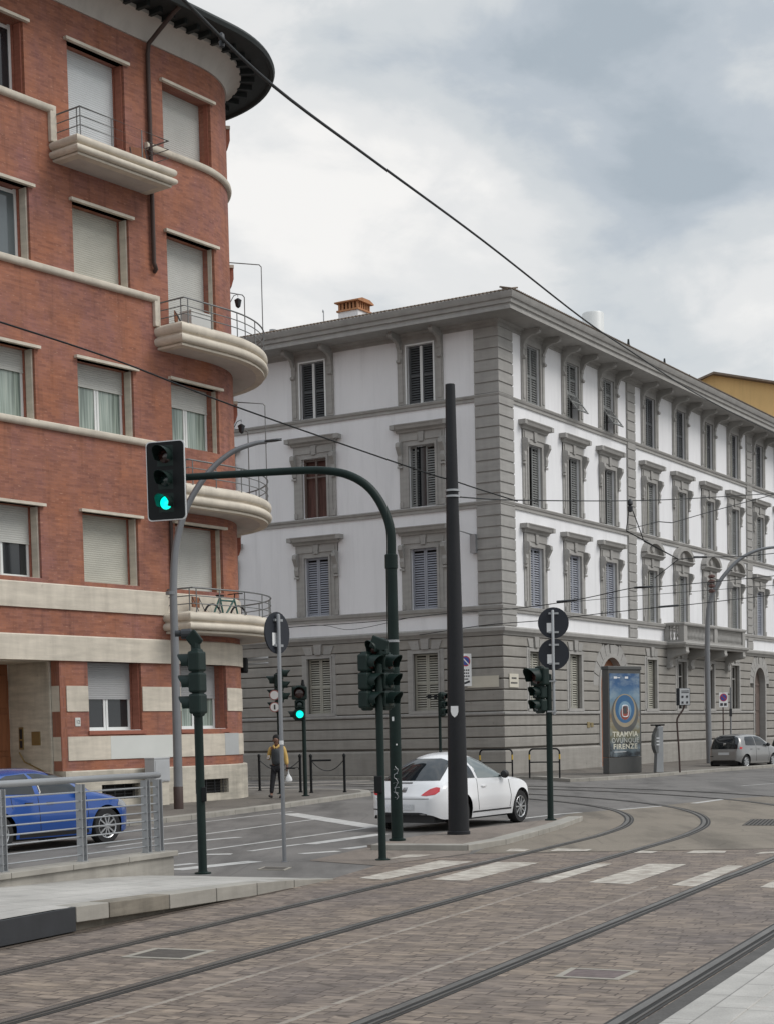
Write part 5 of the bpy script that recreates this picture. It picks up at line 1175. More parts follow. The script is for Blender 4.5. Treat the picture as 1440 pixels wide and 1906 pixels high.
# =================================================================== PEDESTRIAN BARRIERS, BOLLARDS, SIGNS
bl = [G(484, 1472, .12), G(560, 1475, .12), G(580, 1476, .12), G(642, 1475, .12)]
bn = ['leftmost black bollard, behind the walking person', 'black bollard just left of the green lit signal post', 'black bollard with a short side arm, right of the green lit signal post', 'rightmost black bollard of the chained row, near the kerb']
for i, (p, lab) in enumerate(zip(bl, bn)):
    t = thing('bollard', lab, 'bollard', p, 0, 'black chained bollards'); m = MB(); m.lathe([(.06, 0), (.06, .03), (.04, .04), (.04, 1.08), (.052, 1.09), (.052, 1.14), (.02, 1.18)], n=12); m.build('post', MT['black'], t, smooth=40)
    if i == 2: m = MB(); m.tube([(0, 0, .98), (.62, -.05, .98)], .028, 8); m.build('arm', MT['black'], t)
for a, b_, lab in ((bl[0], bl[1], 'sagging chain between the two left bollards behind the person'), (bl[2], bl[3], 'sagging chain between the two right bollards')):
    m = MB(); P = [a+(b_-a)*u+Vector((0, 0, 1.0-.34*4*u*(1-u))) for u in [i/24 for i in range(25)]]; m.tube(P, .014, 6); tag(m.build('chain', MT['steeld']), lab, 'chain', 'bollard chains')
for i, (x0, x1, y, lab) in enumerate(((893, 953, 1449.5, 'black and yellow hoop barrier half hidden behind the white car'), (985, 1041, 1449, 'black and yellow hoop barrier left of the right signal post, free of the car'))):
    a, b_ = G(x0, y, .12), G(x1, y-.6, .12); c = (a+b_)/2; d = b_-a; t = thing('hoop_barrier', lab, 'barrier', c, math.atan2(d.y, d.x), 'hoop barriers at the palazzo corner'); L = d.length/2; r = .14; h = 1.06
    P = [(-L, 0, 0), (-L, 0, h-r)]+[(-L+r-r*cos(q), 0, h-r+r*sin(q)) for q in [pi/2*k/5 for k in range(1, 6)]]+[(L-r+r*sin(q), 0, h-r+r*cos(q)) for q in [pi/2*k/5 for k in range(0, 6)]]+[(L, 0, 0)]
    m = MB(); m.tube(P, .03, 10); m.build('hoop', MT['black'], t, smooth=60); m = MB(); m.tube([(-L, 0, .58), (L, 0, .58)], .024, 8); m.build('crossbar', MT['black'], t, smooth=60)
    m = MB(); [m.tube([(s*L, 0, .68), (s*L, 0, .86)], .032, 10) for s in (-1, 1)]; m.build('yellow_band', MT['yellow'], t, smooth=60)
# advertising totem
a, b_ = G(1133, 1441, .12), G(1194, 1438, .12); d = b_-a; Wt = d.length; t = thing('advertising_totem', 'tall dark grey totem with an illustrated poster beside the arched door', 'advertising totem', a, math.atan2(d.y, d.x)); Ht = 4.12
m = MB(); m.box(0, Wt, 0, .32, 0, .62); m.build('base', MT['totem'], t, bevel=.02); m = MB(); m.box(-.0, Wt, .0, .32, .63, Ht-.14); m.box(-.02, Wt+.02, -.03, .34, Ht-.14, Ht); m.build('cabinet', MT['totem'], t, bevel=.02)
k = NT_('poster_print'); k.set(.2, 0, .5); sp = k.n('ShaderNodeSeparateXYZ'); k.l(k.coord('Generated'), sp.inputs[0])
g = k.ramp(sp.outputs['Z'], [(.0, (.03, .035, .04)), (.14, (.035, .04, .045)), (.24, (.15, .145, .09)), (.40, (.25, .21, .13)), (.5, (.22, .15, .09)), (.60, (.19, .24, .26)), (.72, (.12, .22, .32)), (.86, (.028, .095, .22)), (1.0, (.025, .08, .19))])
cl_ = k.ramp(k.noise(k.coord('Object', (1, 1, 1.8)), 1.6, 4), [(.45, 0), (.65, .55)]); k.base(k.mix(g, (.30, .37, .41), cl_))
x0, x1, z0p, z1p = .07, Wt-.10, .64, Ht-.28
m = MB(); m.box(x0, x1, -.012, -.001, z0p, z1p); ps = m.build('poster', k.mat, t)
cx, cz = (x0+x1)/2, z0p+(z1p-z0p)*.555
for rx, dz, nm, mat_, e in ((.76, -.12, 'ring', M('poster_grey', (.10, .10, .095), .3), .0), (.64, .0, 'ring', M('poster_beige', (.32, .27, .19), .3), .002), (.54, .06, 'ring', M('poster_blue', (.045, .13, .26), .3), .004), (.36, .0, 'ring', M('poster_sky', (.18, .30, .40), .3), .006), (.26, -.10, 'tram_front', M('poster_red', (.30, .07, .05), .3), .008)):
    m = MB(); m.lathe([(rx, -.013-e), (rx, -.012-e+.001)], (cx, 0, cz+dz), 32, 'y'); m.build(nm, mat_, ps)
m = MB(); Q = [(cx+.17*math.copysign(abs(cos(q))**.5, cos(q)), -.025, cz-.02+.22*math.copysign(abs(sin(q))**.5, sin(q))) for q in [2*pi*i/28 for i in range(29)]]; m.tube(Q, .022, 5); m.build('tram_outline', MT['sticker'], ps)
m = MB(); m.box(cx-.10, cx+.10, -.026, -.022, cz-.12, cz+.14); m.build('tram_window', MT['pane'], ps)
for txt, zc, sz, mat_, sx in (('TRAMVIA', z0p+.86, .27, MT['type'], 1.16), ('OVUNQUE', z0p+.62, .27, M('poster_grey_type', (.52, .52, .48), .4), 1.08), ('FIRENZE', z0p+.385, .27, MT['type'], 1.22)):
    text_mesh(txt, sz, 'lettering', mat_, ps, Matrix.Translation((cx, -.016, zc)) @ RX, .003, bold=.008 if 'O' != txt[0] else .0, spacing=1.12, squash=sx)
m = MB(); m.box(cx-.62, cx+.05, -.015, -.012, z0p+.18, z0p+.20); [m.box(cx-.6+q, cx-.42+q, -.015, -.012, z1p-.2, z1p-.12) for q in (0, .62)]; m.box(cx-.4, cx-.25, -.015, -.012, z1p-.18, z1p-.15); m.build('small_print', MT['sticker'], ps)
# parking meter
b = G(1225, 1438, .12); t = thing('parking_meter', 'slim grey parking meter column right of the totem', 'parking meter', b, .35)
m = MB(); m.ext([(-.16, 0), (.16, 0), (.16, 1.78), (-.06, 1.78), (-.2, 1.45), (-.22, 1.05), (-.12, .7)], lambda a, z, d: (a, d, z), -.12, .12); m.build('column', MT['steel'], t, bevel=.015)
m = MB(); m.ext([(-.2, .9), (-.14, .75), (-.06, .75), (-.05, 1.7), (-.1, 1.7), (-.215, 1.42), (-.235, 1.05)], lambda a, z, d: (a, d, z), -.13, .131); m.build('control_panel', MT['iron'], t)
m = MB(); m.box(-.28, .24, -.10, .10, 1.80, 1.86); m.box(-.10, .10, -.05, .05, 1.78, 1.80); m.build('solar_panel', MT['black'], t, bevel=.01)
m = MB(); [m.box(-.15, -.02, -.135, -.132, z, z+.05) for z in (1.30, 1.18, 1.05)]; m.build('label', MT['sticker'], t)
# bent pole with instruction box
b = G(1265, 1438, .12); Yq = b.y; q = lambda x, y: tuple(D(x, y, Yq)-b)
t = thing('information_sign', 'grey box sign with four dark squares on a bent thin pole', 'sign', b, 0); m = MB(); m.tube(catmull([(0, 0, 0), q(1262.5, 1390), q(1259.5, 1345), q(1262, 1334), q(1270, 1322), q(1274, 1312)], 6), .035, 8); m.build('pole', MT['brown'], t, smooth=60)
c = Vector(q(1274.5, 1297)); ax = Vector((cos(.35), sin(.35), 0)); ay = Vector((-sin(.35), cos(.35), 0)); az = Vector((0, 0, 1)); m = MB(); m.obox(c+ay*.14, ax*.24, ay*.12, az*.33); m.build('box', MT['steeld'], t, bevel=.015)
m = MB(); m.obox(c+ay*.012-ax*.015, ax*.215, ay*.008, az*.31); m.build('face', MT['cabinet'], t); m = MB(); [m.obox(c+ax*(i*.1-.015)+az*(j-.12), ax*.042, ay*.006, az*.042) for i in (-1, 1) for j in (-.1, .12)]; [m.obox(c+az*(.22-j*.06), ax*.16, ay*.004, az*.014) for j in range(2)]; m.build('symbol', MT['ink'], t)
# no parking sign and the bare pole by the kerb
b = G(1346, 1413, .12); Yq = b.y; m_px = Yq/FPX
t = thing('parking_sign', 'white square no-parking sign on a dark pole above the silver hatchback', 'sign', b, .2); hz = (1347-1303)*m_px+EYE-.12
m = MB(); m.lathe([(.035, 0), (.035, hz+.4)], n=8); m.build('pole', MT['brown'], t); m = MB(); m.box(-.24, .24, -.06, -.04, hz-.38, hz+.38); m.build('board', MT['sticker'], t)
m = MB(); disc(.205, hz+.12, -.062, m); m.build('ring', MT['red'], t); m = MB(); disc(.16, hz+.12, -.066, m); m.build('field', MT['blue'], t); m = MB(); m.obox((0, -.07, hz+.12), Vector((.13, 0, -.13)), Vector((0, .001, 0)), Vector((.016, 0, .016))); m.build('slash', MT['red'], t)
m = MB(); m.box(-.18, -.03, -.065, -.06, hz-.31, hz-.17); m.box(.03, .18, -.065, -.06, hz-.31, hz-.17); m.build('symbol', MT['ink'], t)
b = G(1360, 1412, .12); t = thing('bare_pole', 'bare thin grey pole right of the square no-parking sign', 'pole', b); m = MB(); m.lathe([(.045, 0), (.045, 3.7), (.02, 3.72)], n=8); m.build('pole', MT['lampgrey'], t); m = MB(); m.box(-.06, .06, -.06, .06, 2.2, 2.6); m.build('clamp', MT['steeld'], t)

# =================================================================== OVERHEAD WIRES
def wire(pts, r, label, mat='black', kink=False):
    m = MB(); m.tube([D(*p) for p in pts] if kink else catmull([D(*p) for p in pts], 6), r, 6); return tag(m.build('overhead_wire', MT[mat], smooth=80), label, 'wire', 'overhead wires')
wire([(250, -95, 14.5), (345, 2, 16.5), (510, 160, 20), (700, 302, 25), (900, 449, 32), (1080, 590, 41), (1165, 648, 47), (1300, 735, 60), (1440, 806, 78), (1600, 880, 100)], .020, 'thick black cable crossing the sky from the brick eave down to the palazzo roof')
wire([(-60, 580, 19), (210, 668, 22), (440, 757, 25), (772, 873, 28.0), (829, 891, 28.33)], .012, 'thin wire in front of the brick building running down to the dark tram pole')
wire([(838, 893, 28.35), (889, 910, 29.5), (962, 933, 31)], .012, 'short wire leaving the dark tram pole to the right, sloping down')
wire([(840, 924, 28.35), (962, 931, 33), (1172, 932, 40), (1300, 927, 45), (1460, 917, 52)], .013, 'straight span wire from the dark tram pole across the palazzo second storey')
wire([(1172, 932, 40), (1165, 986, 40), (1225, 971, 42), (1250, 973, 43), (1330, 950, 47), (1460, 915, 52)], .012, 'kinked wire with a dropper below the straight span wire', kink=True)
wire([(1175, 945, 40), (1198, 1008, 40), (1262, 1041, 42), (1310, 1037, 43), (1380, 1036, 46), (1460, 1028, 50)], .012, 'sloping wire passing in front of the round window pediments', kink=True)
wire([(1165, 988, 40), (1262, 1041, 42)], .014, 'short stay wire joining the kinked wire to the sloping wire'); wire([(1262, 1041, 42), (1218, 1076, 42)], .012, 'short stay wire hanging left below the sloping wire')
wire([(380, 1180, 60), (536, 1168, 56), (697, 1157, 52), (829, 1142, 48), (956, 1133, 45), (1070, 1117, 43), (1180, 1094, 42), (1240, 1091, 43), (1460, 1070, 48)], .012, 'upper contact wire over the street, in front of the palazzo first floor')
wire([(780, 1182, 50), (900, 1164, 46), (1009, 1155, 44), (1110, 1143, 43), (1230, 1130, 43), (1260, 1128, 44), (1460, 1105, 48)], .012, 'lower contact wire running behind the two round signs to the stone balcony')
wire([(1024, 1124, 43.6), (1200, 1108, 46), (1460, 1088, 52)], .009, 'thin contact wire between the upper and lower contact wires')
wire([(430, 1182, 58), (585, 1164, 55), (655, 1172, 53), (760, 1150, 51)], .009, 'thin crossing wire left of the arched green mast')
def ins(px, py, Y, label, s=1.0):
    p = D(px, py, Y); t = thing('wire_insulator', label, 'insulator', p, 0, 'wire insulators'); m = MB(); m.lathe([(.02*s, -.16*s), (.06*s, -.14*s), (.07*s, -.03*s), (.03*s, .0), (.07*s, .03*s), (.06*s, .12*s), (.02*s, .16*s)], n=10); m.build('body', MT['steeld'], t, smooth=40)
ins(1172, 941, 39.9, 'dark insulator where the kinked wire hangs from the span wire'); ins(413, 74, 18, 'small dark clamp on the thick cable below the brick eave', .5)
for px_a, px_b, y0, y1, Y, lab in ((1035, 1070, 1120, 1117, 43.3, 'dark clamp on the upper contact wire above the round signs'), (1180, 1215, 1094, 1092, 42.2, 'dark clamp on the upper contact wire left of the round pediments'), (1290, 1315, 1037, 1037, 43.2, 'dark clamp on the sloping wire at the round pediments'), (1225, 1262, 1130, 1127, 43.4, 'dark clamp on the lower contact wire left of the balcony')):
    t = thing('wire_clamp', lab, 'clamp', D((px_a+px_b)/2, (y0+y1)/2, Y-.05), 0, 'wire clamps'); c = D((px_a+px_b)/2, (y0+y1)/2, Y-.05); m = MB(); m.tube([D(px_a, y0, Y-.05)-c, D(px_b, y1, Y-.05)-c], .028, 8); m.build('body', MT['steeld'], t)

# =================================================================== CARS
def smooth_fn(P):                                  # monotone piecewise interpolation with eased corners
    def f(x):
        if x <= P[0][0]: return P[0][1]
        for (x0, y0), (x1, y1) in zip(P, P[1:]):
            if x <= x1: return y0+(y1-y0)*(x-x0)/(x1-x0)
        return P[-1][1]
    return f
def spline_fn(P, sm=.05, n=2):
    f = smooth_fn(P)
    return lambda x: sum(f(x+sm*k/2) for k in (-2, -1, 0, 1, 2))/5
def car(name, label, spec, loc, rz, group=None):
    t = thing(name, label, 'car', loc, rz, group); L, W = spec['L'], spec['W']/2; ztf = spline_fn(spec['top'], spec.get('sm', .06)); belt = spline_fn(spec['belt'], .08); wx, wr = spec['wheels'], spec['wr']; ra = wr+.06; rock = spec.get('rock', .22); paint = MT[spec['paint']]
    def hw(x):
        u = abs(2*x/L-1); w = W*(1-spec.get('taper', .10)*u**3); d = min(x, L-x); rr = spec.get('round', .35)
        if d < rr: w *= .66+.34*sqrt(max(0, 1-(1-d/rr)**2))
        return w
    zb0 = spline_fn(spec['bot'], .05)
    def zb(x):
        z = zb0(x)
        for c in wx:
            dx = x-c
            if abs(dx) < ra: z = max(z, wr+sqrt(max(0, ra*ra-dx*dx)))
        return z
    bul = spec.get('bulge', .02)
    X = sorted(set([round(L*i/110, 4) for i in range(111)]+[round(v, 4) for c in wx for q in [k/12 for k in range(-12, 13)] for v in [c+ra*sin(q*pi/2)]]+[.01, .02, .035, L-.01, L-.02, L-.035])); X = [x for x in X if 0 <= x <= L]
    nb, ng = 9, 14; pn = spec.get('pn', 3.4)
    def section(x):
        zt, z0, w = ztf(x), zb(x), hw(x); zl = min(belt(x), zt-.07); zl = max(zl, z0+.02); out = []
        bl = sum(bul*math.exp(-((x-c)/(ra*1.05))**2) for c in wx)
        for i in range(nb):
            u = i/(nb-1); z = z0+(zl-z0)*u; y = w*(1-.07*max(0, (.55-z)/.4)**2)*(1-.05*max(0, (z-.55)/.45)**1.5)+bl*max(0, 1-max(0, z-.60)/.34)
            out.append((y, z))
        yb = out[-1][0]*.985; h = zt-zl; lean = spec.get('lean', .20)*min(1, h/.42)
        for i in range(1, ng+1):
            a = pi/2*i/ng; c = max(0, cos(a)); s_ = sin(a)**(2/pn); out.append((yb*c**(2/pn)*(1-lean*s_), zl+h*s_))
        return out
    secs = [section(x) for x in X]; n = len(secs[0]); m = MB(); vs = []
    for x, sc in zip(X, secs):
        vs += [(x, -y, z) for y, z in sc]+[(x, y, z) for y, z in sc[-2::-1]]
    k = 2*n-1; fs = [(i*k+j, (i+1)*k+j, (i+1)*k+j+1, i*k+j+1) for i in range(len(X)-1) for j in range(k-1)]
    fs += [tuple(range(k)), tuple(range((len(X)-1)*k, len(X)*k))[::-1]]
    m.add(vs, fs); body = m.build('body', paint, t, smooth=42, fix=True)
    bv = BVHTree.FromPolygons([Vector(v) for v in vs], fs)
    def patch(nm, poly, axis, mat, off=.006, parent=None, N=22, Mr=10):
        # poly: 2D outline seen along an axis; columns along the first coordinate
        us = sorted(p[0] for p in poly); u0, u1 = us[0]+1e-4, us[-1]-1e-4; vs2 = []; ok = []
        for i in range(N+1):
            u = u0+(u1-u0)*i/N; cr_ = []
            for (a, b), (c, d) in zip(poly, poly[1:]+poly[:1]):
                if (a-u)*(c-u) <= 0 and a != c: cr_.append(b+(d-b)*(u-a)/(c-a))
            lo, hi = min(cr_), max(cr_)
            for j in range(Mr+1):
                v = lo+(hi-lo)*j/Mr
                o, d = {'R': ((u, -3, v), (0, 1, 0)), 'L': ((u, 3, v), (0, -1, 0)), 'B': ((-2, u, v), (1, 0, 0)), 'F': ((L+2, u, v), (-1, 0, 0)), 'T': ((v, u, 4), (0, 0, -1))}[axis]
                h = bv.ray_cast(Vector(o), Vector(d)); 
                if h[0] is None: ok.append(False); vs2.append(Vector(o)+Vector(d)*2)
                else:
                    nn = h[1] if h[1].dot(Vector(d)) < 0 else -h[1]; ok.append(True); vs2.append(h[0]+nn*off)
        f2 = []
        for i in range(N):
            for j in range(Mr):
                q = (i*(Mr+1)+j, (i+1)*(Mr+1)+j, (i+1)*(Mr+1)+j+1, i*(Mr+1)+j+1)
                if all(ok[w_] for w_ in q): f2.append(q)
        mm = MB(); mm.add(vs2, f2); return mm.build(nm, MT[mat], parent or t, smooth=60)
    for nm, ax, poly, mat in spec['patches']:
        if ax == 'S':
            patch(nm, poly, 'R', mat); patch(nm, poly, 'L', mat)
        elif ax in 'BFT' and nm in ('tail_light', 'headlight'):
            patch(nm, poly, ax, mat); patch(nm, [(-a, b) for a, b in poly], ax, mat)
        else: patch(nm, poly, ax, mat, off=.006 if nm != 'number_plate' else .012)
    for ln in spec['seams']:
        for ax in 'RL':
            pts = []
            for (x0, z0), (x1, z1) in zip(ln, ln[1:]):
                for q in range(9):
                    x, z = x0+(x1-x0)*q/8, z0+(z1-z0)*q/8; h = bv.ray_cast(Vector((x, -3 if ax == 'R' else 3, z)), Vector((0, 1 if ax == 'R' else -1, 0)))
                    if h[0]: pts.append(h[0])
            if len(pts) > 2: mm = MB(); mm.tube(pts, .0065, 4); mm.build('door_seam', MT['trim'], t)
    for x, z in spec['handles']:
        for ax in 'RL':
            h = bv.ray_cast(Vector((x, -3 if ax == 'R' else 3, z)), Vector((0, 1 if ax == 'R' else -1, 0)))
            if h[0]: mm = MB(); mm.obox(h[0]+Vector((0, -.012 if ax == 'R' else .012, 0)), Vector((.085, 0, 0)), Vector((0, .016, 0)), Vector((0, 0, .014))); mm.build('door_handle', paint if spec['paint'] != 'carblue' else MT['trim'], t, bevel=.006)
    for ax in (-1, 1):
        mx, mz = spec['mirror']; y = hw(mx)*.95; mm = MB(); mm.lathe([(.02, -.07), (.07, -.05), (.085, .0), (.075, .06), (.03, .09)], (mx, ax*(y+.08), mz), 10, 'x'); mm.box(mx-.02, mx+.03, *sorted((ax*(y-.06), ax*(y+.06))), mz-.04, mz-.01); mm.build('mirror', MT[spec.get('mirpaint', 'trim')], t, smooth=50)
    m = MB(); m.box(.12, L-.12, -W+.24, W-.24, .17, .62); m.build('underbody_blocker', MT['trim'], t)  # black box added inside the body shell to block light
    for c in wx:
        for ax in (-1, 1):
            y1 = ax*(W-.015); y0 = ax*(W-.21); w_ = bpy.data.objects.new('wheel', None)
            mm = MB(); mm.lathe([(wr*.66, y0), (wr*.93, y0), (wr, y0+ax*.03), (wr, y1-ax*.03), (wr*.94, y1), (wr*.68, y1-ax*.004), (wr*.66, y1-ax*.03)], (c, 0, wr), 32, 'y'); wo = mm.build('wheel', MT['rubber'], t, smooth=35)
            mm = MB(); mm.lathe([(wr*.69, y1-ax*.012), (wr*.66, y1-ax*.002), (wr*.61, y1-ax*.012), (wr*.62, y1-ax*.05)], (c, 0, wr), 28, 'y', caps=False)
            ns = spec.get('spokes', 10)
            for i in range(ns):
                a = 2*pi*i/ns; dv = Vector((cos(a), 0, sin(a))); nv = Vector((-sin(a), 0, cos(a))); mm.obox(Vector((c, y1-ax*.018, wr))+dv*wr*.35, dv*wr*.30, Vector((0, .010, 0)), nv*wr*spec.get('spw', .045))
            mm.lathe([(wr*.14, y1-ax*.03), (wr*.13, y1-ax*.004), (.01, y1-ax*.002)], (c, 0, wr), 12, 'y'); mm.build('rim', MT['alloy'], wo)
            mm = MB(); mm.lathe([(wr*.63, y1-ax*.07), (.01, y1-ax*.07)], (c, 0, wr), 20, 'y'); mm.build('dark_backing', MT['trim'], wo); bpy.data.objects.remove(w_)  # black backing disc, colour stands in for the shaded recess between spokes
    return t, patch
HA = AN_A
def heading(a): return pi/2-a
# white coupe with a domed roof
bt = dict(L=3.97, W=1.74, paint='carwhite', wheels=(.80, 3.30), wr=.335, taper=.10, round=.42, bulge=.075, lean=.20, pn=2.25, sm=.13,
  top=[(0, .58), (.03, .68), (.07, .79), (.13, .88), (.21, .955), (.31, 1.03), (.55, 1.21), (.82, 1.355), (1.12, 1.455), (1.42, 1.505), (1.75, 1.51), (2.05, 1.465), (2.32, 1.37), (2.55, 1.215), (2.74, 1.07), (3.0, 1.015), (3.4, .975), (3.62, .91), (3.80, .80), (3.92, .63), (3.97, .48)],
  belt=[(0, .62), (.25, .84), (1.0, .93), (2.9, .93), (3.5, .86), (3.97, .56)], bot=[(0, .34), (.2, .24), (.6, .22), (3.6, .22), (3.97, .26)],
  patches=[('side_window', 'S', [(1.50, .985), (2.60, .965), (2.50, 1.09), (2.36, 1.205), (2.16, 1.315), (1.92, 1.385), (1.48, 1.40)], 'carglassl'), ('side_window', 'S', [(1.00, 1.0), (1.43, .99), (1.43, 1.385), (1.22, 1.32), (1.08, 1.18)], 'carglass'),
           ('rear_window', 'B', [(-.64, .975), (.64, .975), (.56, 1.20), (.46, 1.33), (.30, 1.385), (-.30, 1.385), (-.46, 1.33), (-.56, 1.20)], 'carglass'), ('windscreen', 'T', [(-.56, 2.16), (-.60, 2.58), (0, 2.72), (.60, 2.58), (.56, 2.16), (0, 2.2)], 'carglass'),
           ('tail_light', 'B', [(.40, .70), (.52, .69), (.68, .715), (.735, .77), (.73, .84), (.65, .855), (.54, .82), (.46, .76)], 'tail'), ('number_plate', 'B', [(-.26, .42), (.26, .42), (.26, .53), (-.26, .53)], 'plate'),
           ('bumper_grille', 'B', [(-.66, .27), (.66, .27), (.55, .345), (.40, .375), (-.40, .375), (-.55, .345)], 'trim'), ('sill_trim', 'S', [(1.2, .315), (2.84, .315), (2.84, .345), (1.2, .345)], 'trim'), ('badge', 'B', [(-.05, .76), (.05, .76), (.05, .85), (-.05, .85)], 'chrome'),
           ('headlight', 'F', [(.50, .62), (.72, .64), (.72, .80), (.55, .82)], 'headl'), ('reflector', 'B', [(.42, .425), (.72, .425), (.72, .445), (.42, .445)], 'trim'), ('boot_seam', 'B', [(-.58, .632), (.58, .632), (.58, .642), (-.58, .642)], 'signback'), ('boot_handle', 'B', [(-.12, .925), (.12, .925), (.12, .945), (-.12, .945)], 'trim')],
  seams=[[(1.46, .98), (1.44, .6), (1.50, .36)], [(2.78, .96), (2.82, .6), (2.78, .36)]], handles=[(1.70, .82)], mirror=(2.50, 1.03), mirpaint='trim', spokes=10, spw=.04)
rw = G(965, 1531, 0); hd = Vector((sin(.56), cos(.56), 0)); rt = Vector((hd.y, -hd.x, 0))
o_ = rw - hd*3.30 - rt*.80; SCB = .985
tb, _ = car('white_car', 'white two-door car with a domed roof waiting beside the dark tram pole', bt, o_, heading(.56)); 
m = MB(); m.tube([(1.55, 0, 1.47), (1.47, 0, 1.54)], .012, 6); m.build('aerial', MT['trim'], tb)
# blue hatchback behind the railing
bc = dict(L=3.96, W=1.77, paint='carblue', wheels=(.68, 3.22), wr=.33, taper=.10, round=.40, bulge=.022, lean=.24, pn=3.3, rock=.2,
  top=[(0, .62), (.04, .86), (.10, .98), (.22, 1.15), (.42, 1.33), (.75, 1.40), (1.4, 1.44), (1.9, 1.43), (2.3, 1.36), (2.7, 1.18), (2.95, 1.03), (3.2, .97), (3.55, .89), (3.78, .79), (3.91, .66), (3.96, .5)],
  belt=[(0, .90), (.8, .96), (2.0, .92), (3.0, .90), (3.96, .70)], bot=[(0, .36), (.25, .23), (3.6, .2), (3.96, .25)],
  patches=[('side_window', 'S', [(1.62, .98), (2.68, .955), (2.45, 1.15), (2.15, 1.28), (1.80, 1.335), (1.60, 1.335)], 'carglass'), ('side_window', 'S', [(.72, 1.05), (.90, 1.0), (1.54, .98), (1.54, 1.335), (1.1, 1.31), (.85, 1.24)], 'carglass'), ('windscreen', 'T', [(-.60, 2.10), (-.66, 2.82), (0, 2.98), (.66, 2.82), (.60, 2.10), (0, 2.14)], 'carglass'),
           ('rear_window', 'B', [(-.55, 1.0), (.55, 1.0), (.48, 1.28), (-.48, 1.28)], 'carglass'), ('tail_light', 'B', [(.52, .80), (.78, .82), (.78, .96), (.55, .95)], 'tail'), ('headlight', 'R', [(3.50, .70), (3.86, .66), (3.82, .74), (3.57, .82)], 'headl'), ('sill_trim', 'S', [(1.06, .24), (2.84, .24), (2.84, .31), (1.06, .31)], 'trim'), ('number_plate', 'B', [(-.26, .62), (.26, .62), (.26, .73), (-.26, .73)], 'plate')],
  seams=[[(1.58, .98), (1.60, .5), (1.62, .32)], [(2.72, .95), (2.74, .55), (2.70, .32)], [(.98, .98), (1.0, .75)]], handles=[(1.36, .83), (2.02, .82) if False else (1.85, .82)], mirror=(2.55, 1.0), mirpaint='carblue', spokes=10, spw=.04)
rw = G(197, 1571, 0); hb = AN_A-.02; hd = DIR(hb); rt = Vector((hd.y, -hd.x, 0))
car('blue_car', 'bright blue hatchback seen through the steel railing on the left road', bc, rw-hd*3.22-rt*.80, heading(hb))
# silver and dark hatchbacks at the far kerb
sv_ = dict(L=3.54, W=1.64, paint='carsilver', wheels=(.53, 2.94), wr=.29, taper=.07, round=.28, bulge=.035, lean=.17, pn=4.2, rock=.2,
  top=[(0, .62), (.03, .86), (.07, 1.0), (.16, 1.28), (.26, 1.42), (.5, 1.46), (1.2, 1.49), (1.8, 1.465), (2.2, 1.38), (2.6, 1.14), (2.8, 1.02), (3.1, .95), (3.35, .84), (3.5, .66), (3.54, .5)],
  belt=[(0, .92), (1.0, .95), (2.6, .90), (3.54, .70)], bot=[(0, .36), (.2, .24), (3.3, .2), (3.54, .25)],
  patches=[('side_window', 'S', [(.55, 1.0), (1.35, .975), (1.35, 1.37), (.72, 1.36), (.58, 1.25)], 'carglass'), ('side_window', 'S', [(1.42, .975), (2.48, .95), (2.2, 1.2), (1.9, 1.345), (1.42, 1.37)], 'carglass'),
           ('rear_window', 'B', [(-.68, .85), (.68, .85), (.66, 1.1), (.58, 1.41), (-.58, 1.41), (-.66, 1.1)], 'carglass'), ('windscreen', 'T', [(-.55, 2.0), (-.6, 2.55), (0, 2.68), (.6, 2.55), (.55, 2.0), (0, 2.04)], 'carglass'),
           ('tail_light', 'B', [(.70, .84), (.76, .84), (.755, .93), (.70, .94)], 'tail'), ('number_plate', 'B', [(-.26, .60), (.26, .60), (.26, .71), (-.26, .71)], 'plate'), ('bumper_grille', 'B', [(-.62, .28), (.62, .28), (.55, .38), (-.55, .38)], 'trim'), ('badge', 'B', [(-.06, .98), (.06, .98), (.06, 1.1), (-.06, 1.1)], 'chrome'), ('headlight', 'F', [(.45, .62), (.66, .64), (.62, .84), (.48, .82)], 'headl'), ('reflector', 'B', [(.50, .52), (.70, .52), (.70, .555), (.50, .555)], 'trim')],
  seams=[[(1.38, .96), (1.38, .5), (1.42, .30)], [(2.50, .94), (2.52, .55), (2.46, .30)]], handles=[(.98, .84), (1.62, .83)], mirror=(2.34, 1.0), mirpaint='trim', spokes=8, spw=.10)
rw = G(1386, 1431, 0); hs = .72; hd = DIR(hs); rt = Vector((hd.y, -hd.x, 0))
car('silver_car', 'silver small hatchback with a dark rear window parked at the far right kerb', sv_, rw-hd*.53-rt*.72, heading(hs))
dk_ = dict(sv_); dk_['paint'] = 'cardark'; dk_['L'] = 3.9; dk_['spokes'] = 6
oo = rw-hd*.53-rt*.60+hd*5.3
car('dark_car', 'black car parked ahead of the silver hatchback, cut off by the right edge', dk_, oo, heading(hs))

# =================================================================== PERSON
def skin(name, chains, mat, parent=None, lev=2):
    vs, es, rs, idx = [], [], [], {}
    for ch in chains:
        prev = None
        for p, r in ch:
            k = tuple(round(c, 4) for c in p)
            if k not in idx: idx[k] = len(vs); vs.append(p); rs.append(r)
            if prev is not None: es.append((prev, idx[k]))
            prev = idx[k]
    me = bpy.data.meshes.new(name); me.from_pydata(vs, es, []); me.materials.append(mat); o = obj(name, me, parent); md = o.modifiers.new('skin', 'SKIN'); md.use_smooth_shade = True
    for d, r in zip(me.skin_vertices[0].data, rs): d.radius = (r, r) if not isinstance(r, tuple) else r; d.use_root = False
    me.skin_vertices[0].data[0].use_root = True
    s = o.modifiers.new('sub', 'SUBSURF'); s.levels = lev; s.render_levels = lev; return o
pp_ = G(518, 1486, .12)
person = thing('person', 'bearded person in mustard sleeves and a dark top walking with a phone in hand', 'person', pp_, -.18)
P0 = (0, 0, .94)
